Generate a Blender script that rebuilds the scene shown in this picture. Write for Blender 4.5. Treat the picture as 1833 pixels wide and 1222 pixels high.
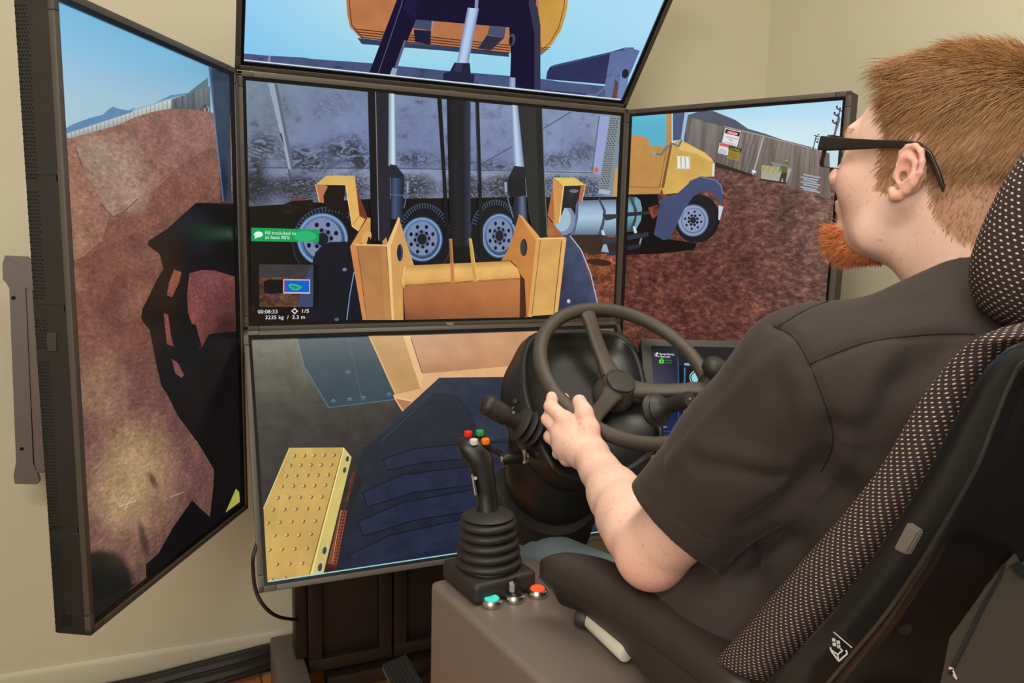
import bpy, bmesh, math, random
import numpy as np
from mathutils import Vector, Matrix, Euler
random.seed(7); rng=np.random.RandomState(7)
for o in list(bpy.data.objects): bpy.data.objects.remove(o)
SC=bpy.context.scene; COL=SC.collection
# ------------------------------------------------------------------ camera
W_,H_=1833,1222
F=1364.6; CP=Vector((-0.6562,-1.9546,-0.0413)); CE=(1.42401,-0.02594,-0.40349)
cd=bpy.data.cameras.new('camera'); cam=bpy.data.objects.new('camera',cd); COL.objects.link(cam)
cd.sensor_width=36; cd.lens=F*36/W_; cd.clip_start=.02; cam.location=CP; cam.rotation_euler=CE; SC.camera=cam
cd.dof.use_dof=False
RM=Euler(CE,'XYZ').to_matrix()
# ------------------------------------------------------------------ world, lights, exposure
w=bpy.data.worlds.new('world'); SC.world=w; w.use_nodes=True
w.node_tree.nodes['Background'].inputs[0].default_value=(1,.93,.82,1); w.node_tree.nodes['Background'].inputs[1].default_value=.12
SC.view_settings.view_transform='Standard'; SC.view_settings.look='None'; SC.view_settings.exposure=0; SC.view_settings.gamma=1
SC.view_settings.use_curve_mapping=False
def area(name,loc,target,sx,sy,e,c):
    l=bpy.data.lights.new(name,'AREA'); l.shape='RECTANGLE'; l.size=sx; l.size_y=sy; l.energy=e; l.color=c
    o=bpy.data.objects.new(name,l); COL.objects.link(o); o.location=loc
    o.rotation_euler=(Vector(target)-Vector(loc)).to_track_quat('-Z','Y').to_euler(); return o
area('ceiling_light',(-1.3,-2.2,1.33),(-1.0,-1.2,-.6),1.2,.6,36,(1,.93,.82))
area('ceiling_light',(.1,-1.1,1.34),(.1,-1.1,-1),1.2,.6,20,(1,.93,.82))
area('camera_side_fill',(-1.9,-3.2,.5),(0,-.6,-.2),1.4,1.2,34,(1,.97,.92))  # added area fill from behind the camera at left; no window stands there
# ------------------------------------------------------------------ helpers
def ray(px,py):
    return RM@Vector(((px-W_/2)/F,-(py-H_/2)/F,-1.0))
def plane(px,py,n,c):
    d=ray(px,py); n=Vector(n); return CP+d*((Vector(c)-CP).dot(n)/d.dot(n))
def X(px,py,x): return plane(px,py,(1,0,0),(x,0,0))
def Zp(px,py,z): return plane(px,py,(0,0,1),(0,0,z))
def s2l(c):
    return tuple((v/12.92 if v<=.04045 else ((v+.055)/1.055)**2.4) for v in [x/255 for x in c])
def link(name,me,parent=None,mat=None,loc=None):
    o=bpy.data.objects.new(name,me); COL.objects.link(o)
    if parent is not None: o.parent=parent
    if mat is not None:
        for m in (mat if isinstance(mat,(list,tuple)) else [mat]): me.materials.append(m)
    if loc is not None: o.location=loc
    return o
def mesh(name,V,Fc,parent=None,mat=None,smooth=False,loc=None):
    me=bpy.data.meshes.new(name); me.from_pydata([tuple(v) for v in V],[],[tuple(f) for f in Fc]); me.update()
    if smooth: me.polygons.foreach_set('use_smooth',[True]*len(me.polygons))
    return link(name,me,parent,mat,loc)
def empty(name,loc,label=None,cat=None,group=None,rot=None):
    o=bpy.data.objects.new(name,None); COL.objects.link(o); o.location=loc; o.empty_display_size=.05
    if rot is not None: o.rotation_euler=rot
    if label: tag(o,label,cat,group)
    return o
def tag(o,label,cat=None,group=None,kind=None):
    o['label']=label
    if cat: o['category']=cat
    if group: o['group']=group
    if kind: o['kind']=kind
    return o
def autosmooth(me,ang=40):
    bm=bmesh.new(); bm.from_mesh(me); a=math.radians(ang)
    for f in bm.faces: f.smooth=True
    for e in bm.edges:
        if len(e.link_faces)==2 and e.calc_face_angle(0)>a: e.smooth=False
    bm.to_mesh(me); bm.free()
def bm_obj(name,bm,parent=None,mat=None,loc=None,ang=40):
    bmesh.ops.recalc_face_normals(bm,faces=bm.faces)
    me=bpy.data.meshes.new(name); bm.to_mesh(me); bm.free(); autosmooth(me,ang)
    return link(name,me,parent,mat,loc)
def wl(parent,p):      # world point to the (unrotated or rotated) local space of a top-level parent
    if parent is None: return Vector(p)
    m=Matrix.LocRotScale(parent.location,parent.rotation_euler,parent.scale)
    return m.inverted()@Vector(p)
def box(bm,c,s,bev=0,M=None,seg=2):
    r=bmesh.ops.create_cube(bm,size=1); vs=r['verts']
    for v in vs: v.co=Vector((v.co.x*s[0],v.co.y*s[1],v.co.z*s[2]))
    if bev>0:
        es=list({e for v in vs for e in v.link_edges})
        rr=bmesh.ops.bevel(bm,geom=es,offset=bev,segments=seg,profile=.6,affect='EDGES'); vs=list({v for f in rr['faces'] for v in f.verts}|{v for v in vs if v.is_valid})
        # gather connected island
        st=list(vs); seen=set(vs)
        while st:
            v=st.pop()
            for e in v.link_edges:
                o=e.other_vert(v)
                if o not in seen: seen.add(o); st.append(o)
        vs=list(seen)
    T=Matrix.Translation(c)
    if M is not None: T=T@M.to_4x4()
    for v in vs: v.co=T@v.co
    return vs
def frame_from(d,up=(0,0,1)):
    d=Vector(d).normalized(); up=Vector(up)
    x=up.cross(d)
    if x.length<1e-4: x=Vector((1,0,0)).cross(d)
    x.normalize(); y=d.cross(x).normalized(); return x,y,d
def cyl(bm,a,b,r0,r1=None,n=24,bev=0):
    a=Vector(a); b=Vector(b); r1=r0 if r1 is None else r1
    x,y,d=frame_from(b-a)
    L=(b-a).length
    prof=[(0,0),(r0,0),(r1,L),(0,L)]
    if bev>0: prof=[(0,0),(r0-bev,0),(r0-bev*.3,bev*.3),(r0,bev),(r1,L-bev),(r1-bev*.3,L-bev*.3),(r1-bev,L),(0,L)]
    return lathe(bm,prof,a,d,n)
def lathe(bm,prof,org,axis,n=32,up=(0,0,1)):
    x,y,d=frame_from(axis,up); org=Vector(org); rings=[]
    for r,h in prof:
        if r<1e-6: rings.append([bm.verts.new(org+d*h)])
        else: rings.append([bm.verts.new(org+d*h+x*(r*math.cos(2*math.pi*i/n))+y*(r*math.sin(2*math.pi*i/n))) for i in range(n)])
    for A,B in zip(rings,rings[1:]):
        if len(A)==1 and len(B)==1: continue
        for i in range(n):
            j=(i+1)%n
            if len(A)==1: bm.faces.new((A[0],B[i],B[j]))
            elif len(B)==1: bm.faces.new((A[i],A[j],B[0]))
            else: bm.faces.new((A[i],A[j],B[j],B[i]))
def tube(bm,pts,r,n=12,closed=False,caps=True,sub=1,flat=None):
    P=[Vector(p) for p in pts]
    if sub>1: P,rr=smooth_path(P,r,sub,closed); r=rr
    m=len(P); R=r if isinstance(r,(list,tuple)) else [r]*m
    rings=[]; prevx=None
    for i,p in enumerate(P):
        if closed: d=P[(i+1)%m]-P[(i-1)%m]
        else: d=P[min(i+1,m-1)]-P[max(i-1,0)]
        d.normalize()
        if prevx is None: x,y,_=frame_from(d)
        else:
            x=prevx-d*prevx.dot(d); x.normalize(); y=d.cross(x)
        prevx=x
        k=1 if flat is None else flat
        rings.append([bm.verts.new(p+x*(R[i]*math.cos(2*math.pi*j/n))+y*(R[i]*k*math.sin(2*math.pi*j/n))) for j in range(n)])
    for i in range(m if closed else m-1):
        A=rings[i]; B=rings[(i+1)%m]
        for j in range(n): bm.faces.new((A[j],A[(j+1)%n],B[(j+1)%n],B[j]))
    if caps and not closed:
        bm.faces.new(rings[0][::-1]); bm.faces.new(rings[-1])
def smooth_path(P,r,sub,closed=False):
    out=[]; ro=[]; n=len(P); R=r if isinstance(r,(list,tuple)) else [r]*n
    g=lambda i:P[i%n] if closed else P[max(0,min(n-1,i))]
    gr=lambda i:R[i%n] if closed else R[max(0,min(n-1,i))]
    for i in range(n if closed else n-1):
        for k in range(sub):
            t=k/sub; a,b,c,d=g(i-1),g(i),g(i+1),g(i+2)
            out.append(.5*((2*b)+(c-a)*t+(2*a-5*b+4*c-d)*t*t+(3*b-a-3*c+d)*t**3)); ro.append(gr(i)*(1-t)+gr(i+1)*t)
    if not closed: out.append(P[-1]); ro.append(R[-1])
    return out,ro
def loft(bm,rings,caps=True,closed=True):
    R=[[bm.verts.new(p) for p in r] for r in rings]; n=len(R[0])
    for A,B in zip(R,R[1:]):
        for j in range(n if closed else n-1): bm.faces.new((A[j],A[(j+1)%n],B[(j+1)%n],B[j]))
    if caps: bm.faces.new(R[0][::-1]); bm.faces.new(R[-1])
    return R
def prism(bm,poly,vec):
    A=[bm.verts.new(Vector(p)) for p in poly]; B=[bm.verts.new(Vector(p)+Vector(vec)) for p in poly]
    n=len(A); bm.faces.new(A); bm.faces.new(B[::-1])
    for i in range(n): bm.faces.new((A[i],B[i],B[(i+1)%n],A[(i+1)%n]))
# ------------------------------------------------------------------ materials
def nt(name):
    m=bpy.data.materials.new(name); m.use_nodes=True; t=m.node_tree; b=t.nodes['Principled BSDF']; return m,t,b
def mat(name,col,rough=.5,metal=0,spec=.5,noise=0,nscale=40,bump=0,bscale=200,bdist=.001,emit=None,estr=0,coat=0,var=None,sss=0,detail=6):
    m,t,b=nt(name); c=s2l(col); N=t.nodes; L=t.links
    b.inputs['Base Color'].default_value=(*c,1); b.inputs['Roughness'].default_value=rough; b.inputs['Metallic'].default_value=metal
    b.inputs['Specular IOR Level'].default_value=spec; b.inputs['Coat Weight'].default_value=coat
    if sss: b.inputs['Subsurface Weight'].default_value=sss; b.inputs['Subsurface Radius'].default_value=(.012,.005,.003); b.inputs['Subsurface Scale'].default_value=.6
    if emit: b.inputs['Emission Color'].default_value=(*s2l(emit),1); b.inputs['Emission Strength'].default_value=estr
    if noise or bump or var: tc=N.new('ShaderNodeTexCoord')
    if noise or var:
        n=N.new('ShaderNodeTexNoise'); n.inputs['Scale'].default_value=nscale; n.inputs['Detail'].default_value=detail; L.new(tc.outputs['Object'],n.inputs['Vector'])
        mx=N.new('ShaderNodeMix'); mx.data_type='RGBA'; L.new(n.outputs['Fac'],mx.inputs[0])
        c2=s2l(var) if var else tuple(min(1,v*(1+noise)) for v in c); c1=c if var else tuple(v*(1-noise) for v in c)
        mx.inputs[6].default_value=(*c1,1); mx.inputs[7].default_value=(*c2,1); L.new(mx.outputs[2],b.inputs['Base Color'])
    if bump:
        n2=N.new('ShaderNodeTexNoise'); n2.inputs['Scale'].default_value=bscale; n2.inputs['Detail'].default_value=4; L.new(tc.outputs['Object'],n2.inputs['Vector'])
        bp=N.new('ShaderNodeBump'); bp.inputs['Strength'].default_value=bump; bp.inputs['Distance'].default_value=bdist; L.new(n2.outputs['Fac'],bp.inputs['Height']); L.new(bp.outputs[0],b.inputs['Normal'])
    return m
def pic_mat(name,kind):
    """display picture: colour attribute carries the picture, noise adds the picture's own grain"""
    m,t,b=nt(name); N=t.nodes; L=t.links
    b.inputs['Base Color'].default_value=(.004,.004,.004,1); b.inputs['Roughness'].default_value=.22; b.inputs['Specular IOR Level'].default_value=.35
    at=N.new('ShaderNodeAttribute'); at.attribute_name='Col'; src=at.outputs['Color']
    tc=N.new('ShaderNodeTexCoord')
    def noise(sc,det=8,rough=.6,stretch=None,dist=0):
        n=N.new('ShaderNodeTexNoise'); n.inputs['Scale'].default_value=sc; n.inputs['Detail'].default_value=det; n.inputs['Roughness'].default_value=rough; n.inputs['Distortion'].default_value=dist
        if stretch:
            mp=N.new('ShaderNodeMapping'); mp.inputs['Scale'].default_value=stretch; L.new(tc.outputs['Object'],mp.inputs[0]); L.new(mp.outputs[0],n.inputs['Vector'])
        else: L.new(tc.outputs['Object'],n.inputs['Vector'])
        return n.outputs['Fac']
    def ramp(fac,stops):
        r=N.new('ShaderNodeValToRGB'); e=r.color_ramp.elements
        while len(e)<len(stops): e.new(.5)
        for i,(p,v) in enumerate(stops): e[i].position=p; e[i].color=(*(v if isinstance(v,tuple) else (v,v,v)),1)
        L.new(fac,r.inputs[0]); return r.outputs[0]
    def mul(a,bb):
        x=N.new('ShaderNodeMix'); x.data_type='RGBA'; x.blend_type='MULTIPLY'; x.inputs[0].default_value=1; L.new(a,x.inputs[6]); L.new(bb,x.inputs[7]); return x.outputs[2]
    if kind=='soil':
        src=mul(src,ramp(noise(70,10,.78,(.7,1.2,1),.2),[(.3,(.16,.14,.18)),(.46,(.6,.55,.58)),(.56,(1.2,1.15,1.1)),(.68,(2.6,2.4,2.2)),(.8,(4.2,3.8,3.4))])); src=mul(src,ramp(noise(14,5,.6),[(.3,.55),(.7,1.45)]))
    elif kind=='grass':
        src=mul(src,ramp(noise(150,9,.75,(.55,1.1,1),.25),[(.28,.45),(.42,.8),(.52,1.0),(.66,1.5),(.8,2.3)])); src=mul(src,ramp(noise(16,6,.65),[(.3,.72),(.7,1.3)]))
    elif kind=='grunge':
        src=mul(src,ramp(noise(55,9,.7,None,2.5),[(.40,.18),(.47,.6),(.53,1.0),(.7,1.12)])); src=mul(src,ramp(noise(6,4),[(.3,.85),(.7,1.15)]))
    elif kind=='light_grunge':
        src=mul(src,ramp(noise(30,10,.65),[(.34,.55),(.42,.93),(.7,1.1)])); src=mul(src,ramp(noise(4,5),[(.3,.82),(.7,1.16)]))
    elif kind=='paint':
        src=mul(src,ramp(noise(12,6),[(.3,.86),(.7,1.12)]))
    elif kind=='cloth':
        src=mul(src,ramp(noise(22,8,.65),[(.3,.7),(.7,1.35)]))
    elif kind=='planks':
        src=mul(src,ramp(noise(60,4,.5,(1,.06,1)),[(.35,.72),(.65,1.2)]))
    elif kind=='soft_grass':
        src=mul(src,ramp(noise(150,9,.75,(.55,1.1,1),.25),[(.28,.5),(.42,.8),(.52,1.0),(.66,1.4),(.8,2.0)])); src=mul(src,ramp(noise(16,6,.65),[(.3,.75),(.7,1.25)]))
    if kind.startswith('soft'): L.new(at.outputs['Alpha'],b.inputs['Alpha'])
    if kind.startswith('marks'):
        n=N.new('ShaderNodeMath'); n.operation='MULTIPLY'; L.new(at.outputs['Alpha'],n.inputs[0])
        L.new(ramp(noise(26 if kind=='marks' else 60,10,.72,(1,1.6,1),3.0),[(.44,1.0),(.50,.75),(.56,0.0)]),n.inputs[1]); L.new(n.outputs[0],b.inputs['Alpha'])
    L.new(src,b.inputs['Emission Color']); b.inputs['Emission Strength'].default_value=1.0
    return m
PK=['plain','soil','grass','grunge','light_grunge','paint','cloth','planks','soft','soft_grass','marks','marks_fine']
PM=[pic_mat('display_'+k,k) for k in PK]
M_bez=mat('bezel_plastic',(80,73,65),.42,noise=.15,nscale=30,bump=.15,bscale=900,bdist=.0003)
M_bezin=mat('bezel_gloss',(14,14,15),.25)
M_case=mat('monitor_casing',(34,31,27),.5,noise=.3,nscale=14,bump=.1,bscale=700,bdist=.0003)
M_blk=mat('black_plastic',(26,25,24),.38,noise=.1,nscale=30,bump=.25,bscale=900,bdist=.0004)
M_blk2=mat('black_textured_plastic',(44,41,38),.5,noise=.12,nscale=60,bump=.35,bscale=1100,bdist=.0004)
M_rub=mat('black_rubber',(40,37,36),.55,noise=.12,nscale=60,bump=.12,bscale=900,bdist=.0003)
M_steel=mat('painted_grey_steel',(116,106,100),.5,metal=.25,noise=.08,nscale=8,bump=.1,bscale=600,bdist=.0003)
M_dark=mat('dark_painted_metal',(30,22,17),.5,noise=.5,nscale=9,bump=.1,bscale=90)
M_chrome=mat('brushed_metal',(190,188,184),.28,metal=1)
M_white=mat('white_print',(210,208,200),.6)
M_hole=mat('dark_hole',(5,5,5),.9)
def wallmat(name,col):
    return mat(name,col,.75,spec=.2,noise=.03,nscale=3,bump=.12,bscale=260,bdist=.0006)
M_wall=wallmat('cream_wall_paint',(213,205,180)); M_base=mat('baseboard_paint',(208,199,174),.45,noise=.03,nscale=5); M_ceil=wallmat('ceiling_paint',(225,220,208))
# ------------------------------------------------------------------ room
FZ=-1.32; CZ=1.36
WA=Vector((-1.13,.247,0)); WD=Vector((.75,-.025,0)).normalized(); WN=Vector((WD.y,-WD.x,0))   # back wall, its normal faces the room
def wallpt(s,z,off=0): 
    p=WA+WD*s+WN*off; return Vector((p.x,p.y,z))
sR=2.30; cornerR=wallpt(sR,0); sL=-1.5; cornerL=wallpt(sL,0)
def slab(name,a,b,z0,z1,n,t,m,kind='structure'):
    bm=bmesh.new(); n=Vector(n)
    prism(bm,[(a[0],a[1],z0),(b[0],b[1],z0),(b[0],b[1],z1),(a[0],a[1],z1)],n*(-t)); o=bm_obj(name,bm,None,m); o['kind']=kind; return o
slab('wall_back',cornerL,cornerR,FZ,CZ,WN,.1,M_wall)
rd=Vector((.03,-1,0)).normalized(); rn=Vector((-1,-.03,0)).normalized()
endR=cornerR+rd*4.2; endL=cornerL-WN*-1*0+Vector((0,-4.2,0))
slab('wall_right',cornerR,endR,FZ,CZ,rn,.1,M_wall)
slab('wall_left',cornerL,endL,FZ,CZ,(1,0,0),.1,M_wall)
slab('wall_front',endL,endR,FZ,CZ,(0,1,0),.1,M_wall)
bm=bmesh.new(); prism(bm,[(-3,-4.3,CZ),(1.6,-4.3,CZ),(1.6,.6,CZ),(-3,.6,CZ)],(0,0,.1)); o=bm_obj('ceiling',bm,None,M_ceil); o['kind']='structure'
bm=bmesh.new(); prism(bm,[(-3,-4.3,FZ-.014),(1.6,-4.3,FZ-.014),(1.6,.6,FZ-.014),(-3,.6,FZ-.014)],(0,0,-.1)); flo=bm_obj('floor',bm,None,mat('subfloor',(60,38,22),.8)); flo['kind']='structure'
# laminate boards on the floor round the visible patch
M_wood=[mat('wood_board',c,.35,var=v,nscale=5,detail=8) for c,v in (((205,140,88),(178,112,66)),((196,128,78),(214,152,100)),((186,120,72),(206,142,92)))]
for m in M_wood:
    t=m.node_tree; n=[x for x in t.nodes if x.type=='TEX_NOISE'][0]; mp=t.nodes.new('ShaderNodeMapping'); mp.inputs['Scale'].default_value=(6,.7,1)
    t.links.new([x for x in t.nodes if x.type=='TEX_COORD'][0].outputs['Object'],mp.inputs[0]); t.links.new(mp.outputs[0],n.inputs['Vector'])
bw=.095; k=0; bmesh_cache={}
ylo,yhi=-2.0,.18
for i in range(18):
    x=-1.35+i*bw; y=ylo-random.random()*.5
    while y<yhi:
        L_=.62; y1=min(y+L_,yhi); 
        bm=bmesh.new(); vs=box(bm,(x+bw/2,(y+y1)/2,FZ-.007),(bw-.0016,y1-y-.0016,.014),.0012,seg=1)
        o=bm_obj('board',bm,flo,M_wood[k%3]); k+=1
        y=y1
bm=bmesh.new()
def bbprof(off,h): return off
M4=[]
for nm,(a,b,nn) in {'baseboard_back':(cornerL,cornerR,WN),'baseboard_right':(cornerR,endR,rn)}.items():
    bm=bmesh.new(); prof=[(0,0),(.013,0),(.013,.085),(.009,.094),(.005,.10),(0,.10)]
    R=[]
    for p in (a,b): R.append([Vector((p.x,p.y,FZ+h))+nn*d for d,h in prof])
    loft(bm,R); o=bm_obj(nm,bm,None,M_base); o['kind']='structure'
# ------------------------------------------------------------------ monitors
MW,MH,BZ=1.018,.573,.0194
SCR={'C':(Vector((0,0,0)),Vector((1,0,0)),Vector((0,0,1)),MW/2,MH/2),
'L':None,'R':None,'T':None,'B':None}
a=1.0661; u=Vector((math.cos(a),math.sin(a),0)); SCR['L']=(Vector((-.5445,-.0354,-.2219))-u*MH/2,u,Vector((0,0,1)),MH/2,MW/2)
a=1.0736; u=Vector((math.cos(a),-math.sin(a),0)); SCR['R']=(Vector((.5353,-.0193,-.2251))+u*MH/2,u,Vector((0,0,1)),MH/2,MW/2)
a=.7098; v=Vector((0,-math.sin(a),math.cos(a))); SCR['T']=(Vector((-.0039,-.0057,.3273))+v*MH/2,Vector((1,0,0)),v,MW/2,MH/2)
a=.5085; v=Vector((0,math.sin(a),math.cos(a))); SCR['B']=(Vector((-.0023,-.0184,-.3238))-v*MH/2,Vector((1,0,0)),v,MW/2,MH/2)
def smat(k):
    c,u,v,hw,hh=SCR[k]; n=u.cross(v); m=Matrix((u,v,n)).transposed().to_4x4(); m.translation=c; return m
LAB={'L':'portrait monitor angled at far left showing red earth slope and machine shadow','C':'middle landscape monitor showing dump truck side and yellow loader arms',
'R':'portrait monitor right of the wheel showing yellow truck cab and fence','T':'upper monitor tilted forward showing raised orange bucket against blue sky',
'B':'lower reclined monitor showing yellow studded step and dark blue floor mat'}
def rectframe(bm,w0,h0,w1,h1,z0,z1,tl=0):
    """frame bars: outer half sizes w1,h1, inner w0,h0; z0 inner height, z1 outer height"""
    return
def monitor(k):
    c,u,v,hw,hh=SCR[k]; M=smat(k)
    root=bpy.data.objects.new('monitor',None); COL.objects.link(root); root.matrix_world=M; root.location=M.translation; root.empty_display_size=.05
    tag(root,LAB[k],'monitor','wall of five monitors')
    ow,oh=hw+BZ,hh+BZ; D=.058
    bm=bmesh.new(); ins={'C':(.04,.04,.06,.06),'T':(.05,.05,.09,.05),'B':(.06,.06,.04,.09),'L':(0,.05,0,0),'R':(.06,0,0,0)}[k]; Rg=[]
    for zz,q in ((-.0065,0),(-.02,.25),(-D,1)): Rg.append([(-ow+.001+ins[0]*q,-oh+.001+ins[2]*q,zz),(ow-.001-ins[1]*q,-oh+.001+ins[2]*q,zz),(ow-.001-ins[1]*q,oh-.001-ins[3]*q,zz),(-ow+.001+ins[0]*q,oh-.001-ins[3]*q,zz)])
    loft(bm,Rg)
    bm_obj('casing',bm,root,M_case); bm=bmesh.new()
    box(bm,(0,0,-D-.011),(2*ow-.26,2*oh-.26,.02),.006)
    bm_obj('rear_cover',bm,root,M_case)
    cl=.036   # corner cap length
    T=.011
    def bar(name,x0,x1,y0,y1,inner):
        # section across the bar: outer lip, flat face, chamfer to the inner edge
        bm=bmesh.new(); cx,cy=(x0+x1)/2,(y0+y1)/2
        box(bm,(cx,cy,.0015),(x1-x0,y1-y0,T),.0016,seg=2); return bm_obj(name,bm,root,M_bez)
    fw=BZ*.62; g=.0006
    for s in (-1,1):
        bar('bezel_bar',-ow+cl+g,ow-cl-g,*sorted((s*oh,s*(oh-fw))),0)
        bar('bezel_bar',*sorted((s*ow,s*(ow-fw))),-oh+cl+g,oh-cl-g,0)
        for s2 in (-1,1):
            bm=bmesh.new()
            box(bm,(s*(ow-cl/2),s2*(oh-fw/2),.0015),(cl,fw,T),.0014)
            box(bm,(s*(ow-fw/2),s2*(oh-cl/2),.0015),(fw,cl,T),.0014)
            bm_obj('corner_cap',bm,root,M_bez)
    # glossy inner rim between the bezel and the picture, sloping to the glass
    bm=bmesh.new(); iw,ih=ow-fw+.0005,oh-fw+.0005
    A=[(-iw,-ih,.0045),(iw,-ih,.0045),(iw,ih,.0045),(-iw,ih,.0045)]; B_=[(-hw,-hh,.0015),(hw,-hh,.0015),(hw,hh,.0015),(-hw,hh,.0015)]; C_=[(x,y,-.006) for x,y,z in B_]
    Av=[bm.verts.new(p) for p in A]; Bv=[bm.verts.new(p) for p in B_]; Cv=[bm.verts.new(p) for p in C_]
    for i in range(4):
        j=(i+1)%4; bm.faces.new((Av[i],Av[j],Bv[j],Bv[i])); bm.faces.new((Bv[i],Bv[j],Cv[j],Cv[i]))
    bm_obj('inner_rim',bm,root,M_bezin)
    return root
ROOT={k:monitor(k) for k in 'LCRTB'}
for k in ROOT: ROOT[k].rotation_mode='XYZ'
FONT={}
def text_geo(s,bold=0):
    if (s,bold) in FONT: return FONT[(s,bold)]
    cu=bpy.data.curves.new('t','FONT'); cu.body=s; cu.size=1; cu.offset=.012*bold; cu.resolution_u=2
    ob=bpy.data.objects.new('t',cu); COL.objects.link(ob); dg=bpy.context.evaluated_depsgraph_get(); dg.update()
    me=bpy.data.meshes.new_from_object(ob.evaluated_get(dg)); V=[(v.co.x,v.co.y) for v in me.vertices]; Fs=[tuple(p.vertices) for p in me.polygons]
    bpy.data.objects.remove(ob); bpy.data.curves.remove(cu); bpy.data.meshes.remove(me); FONT[(s,bold)]=(V,Fs); return V,Fs
class Pic:
    def __init__(s,k,dz=3e-5,z0=-.0035,M=None,hw=None,hh=None):
        s.k=k; s.V=[];s.F=[];s.C=[];s.m=[]; s.z=z0; s.dz=dz
        s.M=M if M is not None else smat(k); s.hw=hw or SCR[k][3]; s.hh=hh or SCR[k][4]; s.Mi=s.M.inverted(); s.n=s.M.to_3x3().col[2]; s.c=s.M.translation
    def loc(s,p):
        q=s.Mi@plane(p[0],p[1],s.n,s.c); return (q.x,q.y)
    def clip(s,P):
        for ax,sg,lim in ((0,1,s.hw),(0,-1,s.hw),(1,1,s.hh),(1,-1,s.hh)):
            out=[]; n=len(P)
            for i in range(n):
                a,b=P[i],P[(i+1)%n]; da=lim-sg*a[0][ax]; db=lim-sg*b[0][ax]
                if da>=0: out.append(a)
                if (da>=0)!=(db>=0):
                    t=da/(da-db); out.append(((a[0][0]+(b[0][0]-a[0][0])*t,a[0][1]+(b[0][1]-a[0][1])*t),tuple(a[1][i]+(b[1][i]-a[1][i])*t for i in range(4))))
            P=out
            if len(P)<3: return []
        return P
    def raw(s,pts,cols,m):
        P=s.clip([(p,c if len(c)==4 else (*c,1.0)) for p,c in zip(pts,cols)])
        if len(P)<3: return
        b=len(s.V); s.V+=[(p[0],p[1],s.z) for p,c in P]; s.F.append(tuple(range(b,b+len(P)))); s.C+=[c for p,c in P]; s.m.append(m)
    def poly(s,pts,col,m='plain',cols=None):
        s.z+=s.dz; L=[s.loc(p) for p in pts]; cc=[s2l(c) for c in cols] if cols else [s2l(col)]*len(pts)
        s.raw(L,cc,PK.index(m))
    def grid(s,cor,cols,m='plain',sub=3):
        """cor: TL,TR,BR,BL pixel corners; cols: rows (top to bottom) of colours"""
        s.z+=s.dz; A=np.array([[s2l(c) for c in r] for r in cols]); ny,nx=A.shape[:2]
        NX,NY=max(1,(nx-1)*sub) if nx>1 else 1,max(1,(ny-1)*sub) if ny>1 else 1
        def colr(a,b):
            x=a*(nx-1); y=b*(ny-1); i=min(int(x),max(nx-2,0)); j=min(int(y),max(ny-2,0)); fx=x-i; fy=y-j; i2=min(i+1,nx-1); j2=min(j+1,ny-1)
            return tuple((A[j,i]*(1-fx)+A[j,i2]*fx)*(1-fy)+(A[j2,i]*(1-fx)+A[j2,i2]*fx)*fy)
        TL,TR,BR,BL=[np.array(c,float) for c in cor]
        pt=lambda a,b: tuple((TL*(1-a)+TR*a)*(1-b)+(BL*(1-a)+BR*a)*b)
        for i in range(NX):
            for j in range(NY):
                q=[(i/NX,j/NY),((i+1)/NX,j/NY),((i+1)/NX,(j+1)/NY),(i/NX,(j+1)/NY)]
                s.raw([s.loc(pt(*t)) for t in q],[colr(*t) for t in q],PK.index(m))
    def ell(s,cx,cy,rx,ry,col,rot=0,m='plain',n=36,a0=0,a1=360):
        r=math.radians(rot); P=[]
        for i in range(n):
            a=math.radians(a0+(a1-a0)*i/(n if a1-a0==360 else n-1)); x,y=rx*math.cos(a),ry*math.sin(a); P.append((cx+x*math.cos(r)-y*math.sin(r),cy+x*math.sin(r)+y*math.cos(r)))
        s.poly(P,col,m)
    def blob(s,cx,cy,rx,ry,c,a=1.0,rot=0,m='soft',n=28,core=.35):
        s.z+=s.dz; r=math.radians(rot); R=[[],[]]
        for q,k in enumerate((core,1.0)):
            for i in range(n):
                t=2*math.pi*i/n; x,y=k*rx*math.cos(t),k*ry*math.sin(t); R[q].append(s.loc((cx+x*math.cos(r)-y*math.sin(r),cy+x*math.sin(r)+y*math.cos(r))))
        c=s2l(c); A,B=(*c,a),(*c,0.0); mi=PK.index(m); s.raw(R[0],[A]*n,mi)
        for i in range(n): j=(i+1)%n; s.raw([R[0][i],R[1][i],R[1][j],R[0][j]],[A,B,B,A],mi)
    def glow(s,cx,cy,rx,ry,c0,c1,rot=0,n=28):
        s.z+=s.dz; r=math.radians(rot); ring=[]
        for i in range(n):
            a=2*math.pi*i/n; x,y=rx*math.cos(a),ry*math.sin(a); ring.append(s.loc((cx+x*math.cos(r)-y*math.sin(r),cy+x*math.sin(r)+y*math.cos(r))))
        c=s.loc((cx,cy))
        for i in range(n): s.raw([c,ring[i],ring[(i+1)%n]],[s2l(c0),s2l(c1),s2l(c1)],0)
    def line(s,pts,w,col,m='plain'):
        s.z+=s.dz
        for (a,b) in zip(pts,pts[1:]):
            dx,dy=b[0]-a[0],b[1]-a[1]; l=math.hypot(dx,dy) or 1; nx,ny=-dy/l*w/2,dx/l*w/2
            s.raw([s.loc(p) for p in ((a[0]+nx,a[1]+ny),(b[0]+nx,b[1]+ny),(b[0]-nx,b[1]-ny),(a[0]-nx,a[1]-ny))],[s2l(col)]*4,PK.index(m))
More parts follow.
